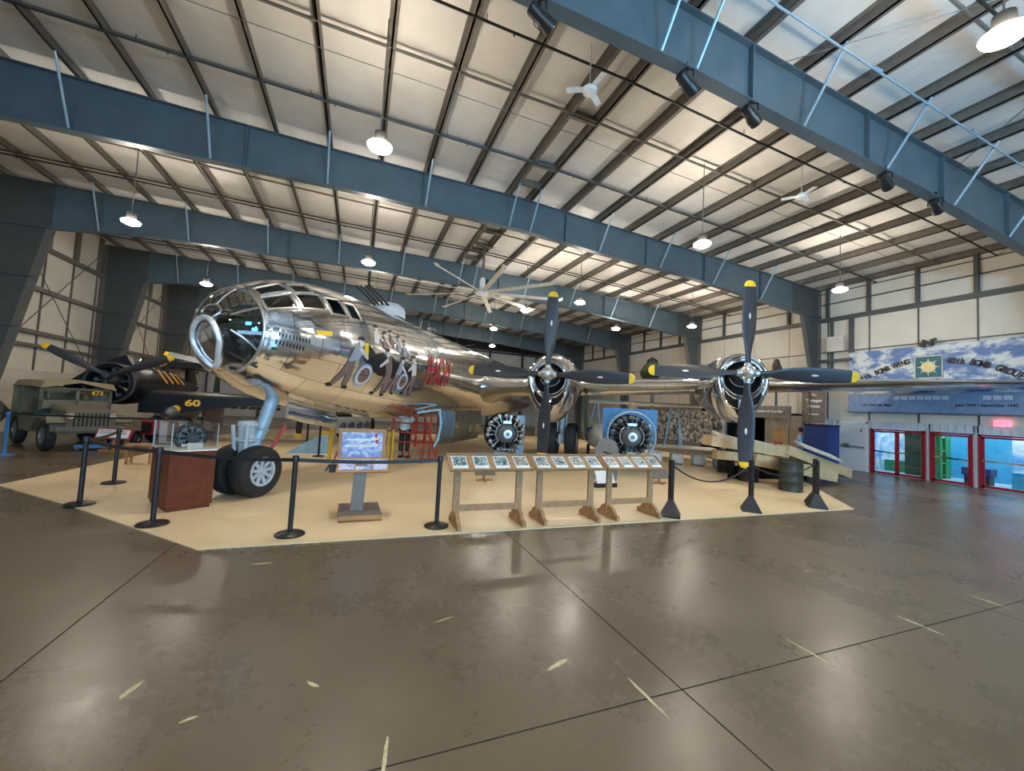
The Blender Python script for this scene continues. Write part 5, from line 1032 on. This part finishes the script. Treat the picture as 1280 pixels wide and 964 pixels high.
for i in range(6): 
    x = 3.1 + i * .28; B().beam((x, 1.2, 1.5), (x, 1.2, 1.35), .05, .3).build('pylon', M['prop'], ba); B().lathe([(0, -.35), (.04, -.25), (.05, 0), (.04, .3), (.06, .4)], (x, 1.2, 1.28), (0, 1, 0), 10).build('rocket', M['prop'], ba)
q = B(); q.lathe([(0, -1.6), (.2, -1.2), (.3, -.4), (.3, .4), (.12, 1.4), (0, 1.7)], (1.4, 2.0, 1.05), (0, 1, 0), 20).build('drop_tank', M['enggrey'], ba)
for x in (-.9, .9):
    B().tube((x, 1.3, 1.5), (x, 1.2, .4), .05).build('gear_leg', M['enggrey'], ba); wheel(ba, (x, 1.2, .35), .35, .18, (1, 0, 0), False)
q = B(); q.loft([[(x, 5.9 + u, 2.1 + .9 * k) for u, x in [(a[0], a[1]) for a in naca(1.6 - .7 * k, .08, 6)]] for k in (0, 1)]).build('tail_fin', M['navy'], ba)
# grey aircraft behind the bomber nose
ga = empty('grey_aircraft', (-7.1, 20.3, 0), 0, 'grey aircraft with yellow propeller tips half hidden behind the bomber nose', 'aircraft')
q = B(); secs = []
for y, r_ in ((0, .3), (.3, .55), (1.2, .65), (4, .6), (8, .2)): secs.append([(r_ * math.sin(t) + 1.8, y, 2.9 + r_ * math.cos(t)) for t in [2 * PI * j / 20 for j in range(20)]])
q.loft(secs).build('fuselage', M['enggrey'], ga); B().loft([[(x, 1.0 + u, 2.8 + v) for u, v in naca(2.0, .12, 8)] for x in (-2.2, 0, 5)]).build('wing', M['dull'], ga)
for a, c in ((R(-92), 'prop'), (R(-80), 'silver'), (R(60), 'prop')):
    p0 = Vector((1.8, -.2, 2.9)); d = Vector((math.sin(a), 0, math.cos(a))); bl = B().beam(p0, p0 + d * 2.0, .04, .24, (0, .6, 1)).build('blade', M[c], ga); B().beam(p0 + d * 2.0, p0 + d * 2.14, .045, .2, (0, .6, 1)).build('blade_tip', M['yel'], bl)
B().lathe([(0, -.5), (.18, -.3), (.28, 0)], (1.8, 0, 2.9), (0, 1, 0), 16).build('spinner', M['enggrey'], ga)
for x in (.6, 3.0): B().tube((x, 1.5, 2.8), (x, 1.4, .4), .05).build('gear_leg', M['greyp'], ga); wheel(ga, (x, 1.4, .35), .35, .18, (1, 0, 0), False)
q = B(); q.lathe([(0, 0), (.12, .1), (.15, .5), (.1, 1.4), (.04, 1.9), (0, 2.2)], n=14); o = q.build('missile_display', M['green']); o.location = (-7.3, 26.5, 1.4); tag(o, 'dark green pointed missile standing by the back wall left of the bomber', 'missile')
B().box((0, 0, -.7), (.7, .7, 1.4)).build('plinth', M['slate'], o)
# jeep
jp = empty('jeep', (-6.95, 14.75, 0), R(41), 'olive drab army jeep with a tan canvas roof at the left edge', 'car')
q = B(); q.bx(-.66, .66, .0, 3.1, .42, .78); q.bx(-.44, .44, -.05, 1.0, .5, .98); q.bx(-.7, .7, 1.2, 3.1, .4, .8); q.build('body', M['olive'], jp)
B().loft([[(-.42, -.06, .95), (-.36, -.06, 1.0), (.36, -.06, 1.0), (.42, -.06, .95)], [(-.5, 1.0, 1.02), (-.44, 1.0, 1.1), (.44, 1.0, 1.1), (.5, 1.0, 1.02)]]).build('hood', M['olive'], jp)
for sg in (-1, 1):
    q = B(); q.prism([(-.1, .7), (0, .84), (.75, .86), (1.15, .5), (1.05, .48), (.68, .78), (.05, .76), (-.05, .66)], lambda y, z, t: (sg * (.58 + t), y, z), -.16, .16); q.build('fender', M['olive'], jp)
gr = B().bx(-.44, .44, -.09, -.05, .45, .98).build('grille', M['olive'], jp)
for i in range(9): B().bx(-.30 + i * .075 - .018, -.30 + i * .075 + .018, -.097, -.09, .52, .92).build('grille_slot', M['black'], gr)
for x in (-.38, .38): B().lathe([(0, -.06), (.075, -.05), (.08, 0), (.07, .05)], (x, -.09, .86), (0, 1, 0), 18).build('headlight', M['chrome'], jp)
q = B(); q.bx(-.66, -.6, .98, 1.03, .95, 1.52); q.bx(.6, .66, .98, 1.03, .95, 1.52); q.bx(-.03, .03, .98, 1.03, 1.0, 1.52); q.bx(-.66, .66, .98, 1.03, 1.46, 1.52); q.bx(-.66, .66, .98, 1.03, .98, 1.2); ws = q.build('windscreen_frame', M['olive'], jp)
B().bx(-.6, .6, 1.0, 1.01, 1.2, 1.46).build('windscreen', M['tglass'], ws); text('lettering', '473', .16, M['yel'], frame_mat((.36, .97, 1.4), (1, 0, 0), (0, 0, 1)), ws, .004)
q = B(); q.loft([[(-.7, y, 1.5 + k), (-.62, y, 1.66 + k), (0, y, 1.72 + k), (.62, y, 1.66 + k), (.7, y, 1.5 + k), (.66, y, 1.5 + k), (0, y, 1.66 + k), (-.66, y, 1.5 + k)] for y, k in ((.85, 0), (1.5, .03), (2.4, .03), (3.1, 0))]).build('canvas_roof', M['canvas'], jp)
q = B(); q.bx(-.68, .68, 3.06, 3.1, .8, 1.55); q.build('canvas_back', M['canvas'], jp)
for x in (-.66, .66): B().beam((x, 2.4, .8), (x, 2.4, 1.55), .04, .04).build('roof_post', M['olive'], jp)
B().bx(-.55, -.12, 1.6, 2.0, .8, 1.2).build('seat', M['green'], jp); B().bx(.12, .55, 1.6, 2.0, .8, 1.2).build('seat', M['green'], jp)
for x in (-.62, .62):
    for y in (.35, 2.5): wheel(jp, (x, y, .37), .37, .2, (math.copysign(1, x), 0, 0), False)
B().bx(-.62, .62, -.22, -.16, .5, .6).build('bumper', M['olive'], jp)
B().tube((-.72, 2.8, .8), (-.92, 2.8, .8), .0, .3, 20).build('jerrycan', M['olive'], jp)
e = empty('floor_sign', (-6.2, 14.3, 0), R(-20), 'white framed caption board standing in front of the jeep', 'sign stand'); B().box((0, 0, .52), (.95, .03, .3), Matrix.Rotation(R(-20), 3, 'X')).build('frame', M['artred'], e); B().box((0, -.02, .525), (.86, .015, .23), Matrix.Rotation(R(-20), 3, 'X')).build('caption_sheet', M['white'], e); q = B(); q.beam((0, .02, .05), (0, .02, .4), .05, .05); q.beam((-.35, 0, .04), (.35, 0, .04), .08, .07); q.build('stand', M['oak'], e)
for i in range(5): B().box((0, -.032 - .003 * 0, .60 - i * .036), (.72 - .06 * (i % 2), .004, .012), Matrix.Rotation(R(-20), 3, 'X')).build('text_line', M['slate'], e)
e = empty('belt_stanchion', (-8.0, 13.7, 0), 0, 'blue stanchion in front of the jeep at the left edge', 'stanchion'); B().lathe([(0, 0), (.19, 0), (.19, .015), (.04, .04), (.035, .98), (.05, 1.0), (.05, 1.06), (0, 1.07)], n=20).build('post', M['bluebd'], e)
belt((-9.6, 13.9), (-8.05, 13.7), 'dark belt at the left edge in front of the jeep', 1.02); belt((-7.95, 13.7), (-4.4, 13.4), 'long dark belt in front of the jeep and black aircraft', 1.02, .02)
tg = empty('tow_tractor', (-6.1, 16.6, 0), R(-10), 'small red tractor under the black aircraft', 'tractor'); B().bx(-.16, .16, -.5, .5, .35, .8).build('hood', M['artred'], tg); B().bx(-.14, .14, -.53, -.5, .4, .75).build('grille', M['black'], tg); B().bx(-.2, .2, .5, .9, .4, .6).build('seat', M['redstand'], tg)
for x in (-.45, .45): wheel(tg, (x, .65, .45), .45, .18, (math.copysign(1, x), 0, 0)); wheel(tg, (x * .75, -.4, .24), .24, .1, (math.copysign(1, x), 0, 0), False)
B().tube((0, .2, .8), (0, .45, 1.05), .02).build('steering_column', M['black'], tg)
for x, lab in ((-4.3, 'pale and brown panel board added for the reflection in the glass box'),):  # board added to stand in for the reflection within the case glass
    e = empty('glass_reflection_board', (x, 12.6, .012), R(-8), lab, 'reflection panel'); B().bx(-.3, .3, -.02, .02, .45, 1.02).build('board', M['mint'] if 0 else M['clad'], e); B().bx(-.12, .12, -.03, -.02, .48, 1.0).build('reflection_dark', M['artbrown'], e)
    for s in (-.25, .25): B().beam((s, 0, 0), (s, 0, .45), .04, .04).build('leg', M['oak'], e)
# stool-like timber easel
e = empty('timber_stool', (-4.75, 12.2, .012), 0, 'small oak trestle left of the display case', 'stool'); B().bx(-.25, .25, -.15, .15, .42, .47).build('top', M['oak'], e)
for x in (-.22, .22):
    for y in (-.12, .12): B().beam((x, y, 0), (x, y, .42), .04, .04).build('leg', M['oak'], e)
jp.scale = (1.13, 1.13, 1.13)
# blue low cart on floor by jeep
e = empty('floor_jack', (-6.9, 14.9, 0), .3, 'low blue floor jack beside the jeep front wheel', 'jack'); B().bx(-.35, .35, -.12, .12, .06, .16).build('frame', M['bluebd'], e); B().tube((.3, 0, .14), (.55, 0, .35), .02).build('handle', M['bluebd'], e)
for x in (-.28, .28): B().lathe([(.05, -.14), (.06, 0), (.05, .14)], (x, 0, .06), (0, 1, 0), 12).build('roller', M['steel'], e)
# supports and stands beneath the bomber
for x, y, z, lab in ((-.35, 11.1, 1.25, 'red jack post behind the nose gear'), (.35, 12.5, 1.2, 'red and white jack post under the middle of the belly')):
    e = empty('jack_post', (x, y, .012), 0, lab, 'jack'); B().tube((0, 0, .04), (0, 0, z), .035).build('post', M['redstand'], e); q = B()
    for i in range(3): a = 2 * PI * i / 3; q.tube((0, 0, .55), (.35 * math.cos(a), .35 * math.sin(a), .03), .02)
    q.build('tripod', M['redstand'], e); B().lathe([(.0, 0), (.08, 0), (.08, .03), (0, .03)], (0, 0, z)).build('pad', M['white'], e)
e = empty('access_ladder', (2.0, 12.6, .012), R(20), 'red rolling access ladder beside the bomb bay', 'ladder'); q = B()
for x in (-.25, .25): q.tube((x, -.4, 0), (x, .3, 1.2), .022); q.tube((x, .5, 0), (x, .3, 1.2), .022)
q.build('rail', M['redstand'], e)
for i in range(5): t = (i + .5) / 5.5; B().beam((-.25, -.4 + .7 * t, 1.2 * t), (.25, -.4 + .7 * t, 1.2 * t), .12, .02).build('step', M['redstand'], e)
e = empty('step_platform', (-.1, 12.8, .012), R(8), 'yellow framed step platform behind the pedestal sign', 'platform'); 
for x in (-.55, 1.15):
    for y in (-.3, .3): B().tube((x, y, 0), (x, y, .95), .03).build('leg', M['yel'], e)
B().bx(-.55, 1.15, -.3, .3, .85, .9).build('deck', M['wood'], e)
e = empty('tail_cone_display', (-1.3, 14.6, .012), 0, 'pale blue wedge display standing under the bomber belly', 'display'); B().prism([(-.7, 0), (.5, 0), (.5, .55), (.2, .55)], lambda x, z, t: (x, t, z), -.3, .3).build('wedge', M['ltblue'], e)
e = empty('wet_floor_sign', (-1.1, 17.5, .012), 0, 'small yellow floor sign near the far belt stanchion', 'sign'); q = B(); q.beam((-.12, -.1, 0), (-.02, -.02, .5), .3, .02, (0, 1, 0)); q.build('front', M['yel'], e); B().beam((-.02, .12, 0), (-.02, .0, .5), .3, .02, (0, 1, 0)).build('back', M['yel'], e)
# dark vehicle silhouettes above the wing
e = empty('dark_aircraft', (15.8, 18.6, 4.0), R(-35), 'dark green aircraft nose showing above the silver wing', 'aircraft'); q = B(); secs = []
for y, r_ in ((-1.6, .05), (-1.2, .35), (0, .6), (2, .6), (4, .2)): secs.append([(r_ * math.sin(t), y, .4 + r_ * .8 * math.cos(t)) for t in [2 * PI * j / 16 for j in range(16)]])
q.loft(secs).build('fuselage', M['green'], e); q = B(); q.lathe([(.35, -.2), (.3, .15), (.1, .3), (0, .32)], (0, .6, .9), n=14); q.build('canopy', M['engine'], e); B().bx(-.1, .1, -.1, .1, -4.0, .1).build('support', M['steel'], e)
B().bx(-.4, .4, -.4, .4, -4.0, -3.9).build('base_plate', M['steel'], e)
e = empty('mannequin', (18.2, 13.0, 2.2), 0, 'dark brown crew mannequin standing on a tall stand above the wing', 'mannequin')
skin_mesh('body', [(0, 0, 1.8), (0, 0, 2.05), (0, 0, 2.25), (0, 0, 2.42), (0, 0, 2.55), (.2, 0, 2.2), (.3, -.1, 1.9), (-.2, 0, 2.2), (-.3, -.1, 1.9)], [(0, 1), (1, 2), (2, 3), (3, 4), (2, 5), (5, 6), (2, 7), (7, 8)], [.2, .18, .08, .13, .09, .08, .06, .08, .06], mat('leather_brown', (.08, .055, .04), .6), e)
B().tube((0, 0, .03), (0, 0, 1.75), .05).build('stand_pole', M['steel'], e); B().lathe([(0, 0), (.35, 0), (.35, .03), (0, .04)]).build('stand_base', M['steel'], e)
bpy.context.view_layer.update()
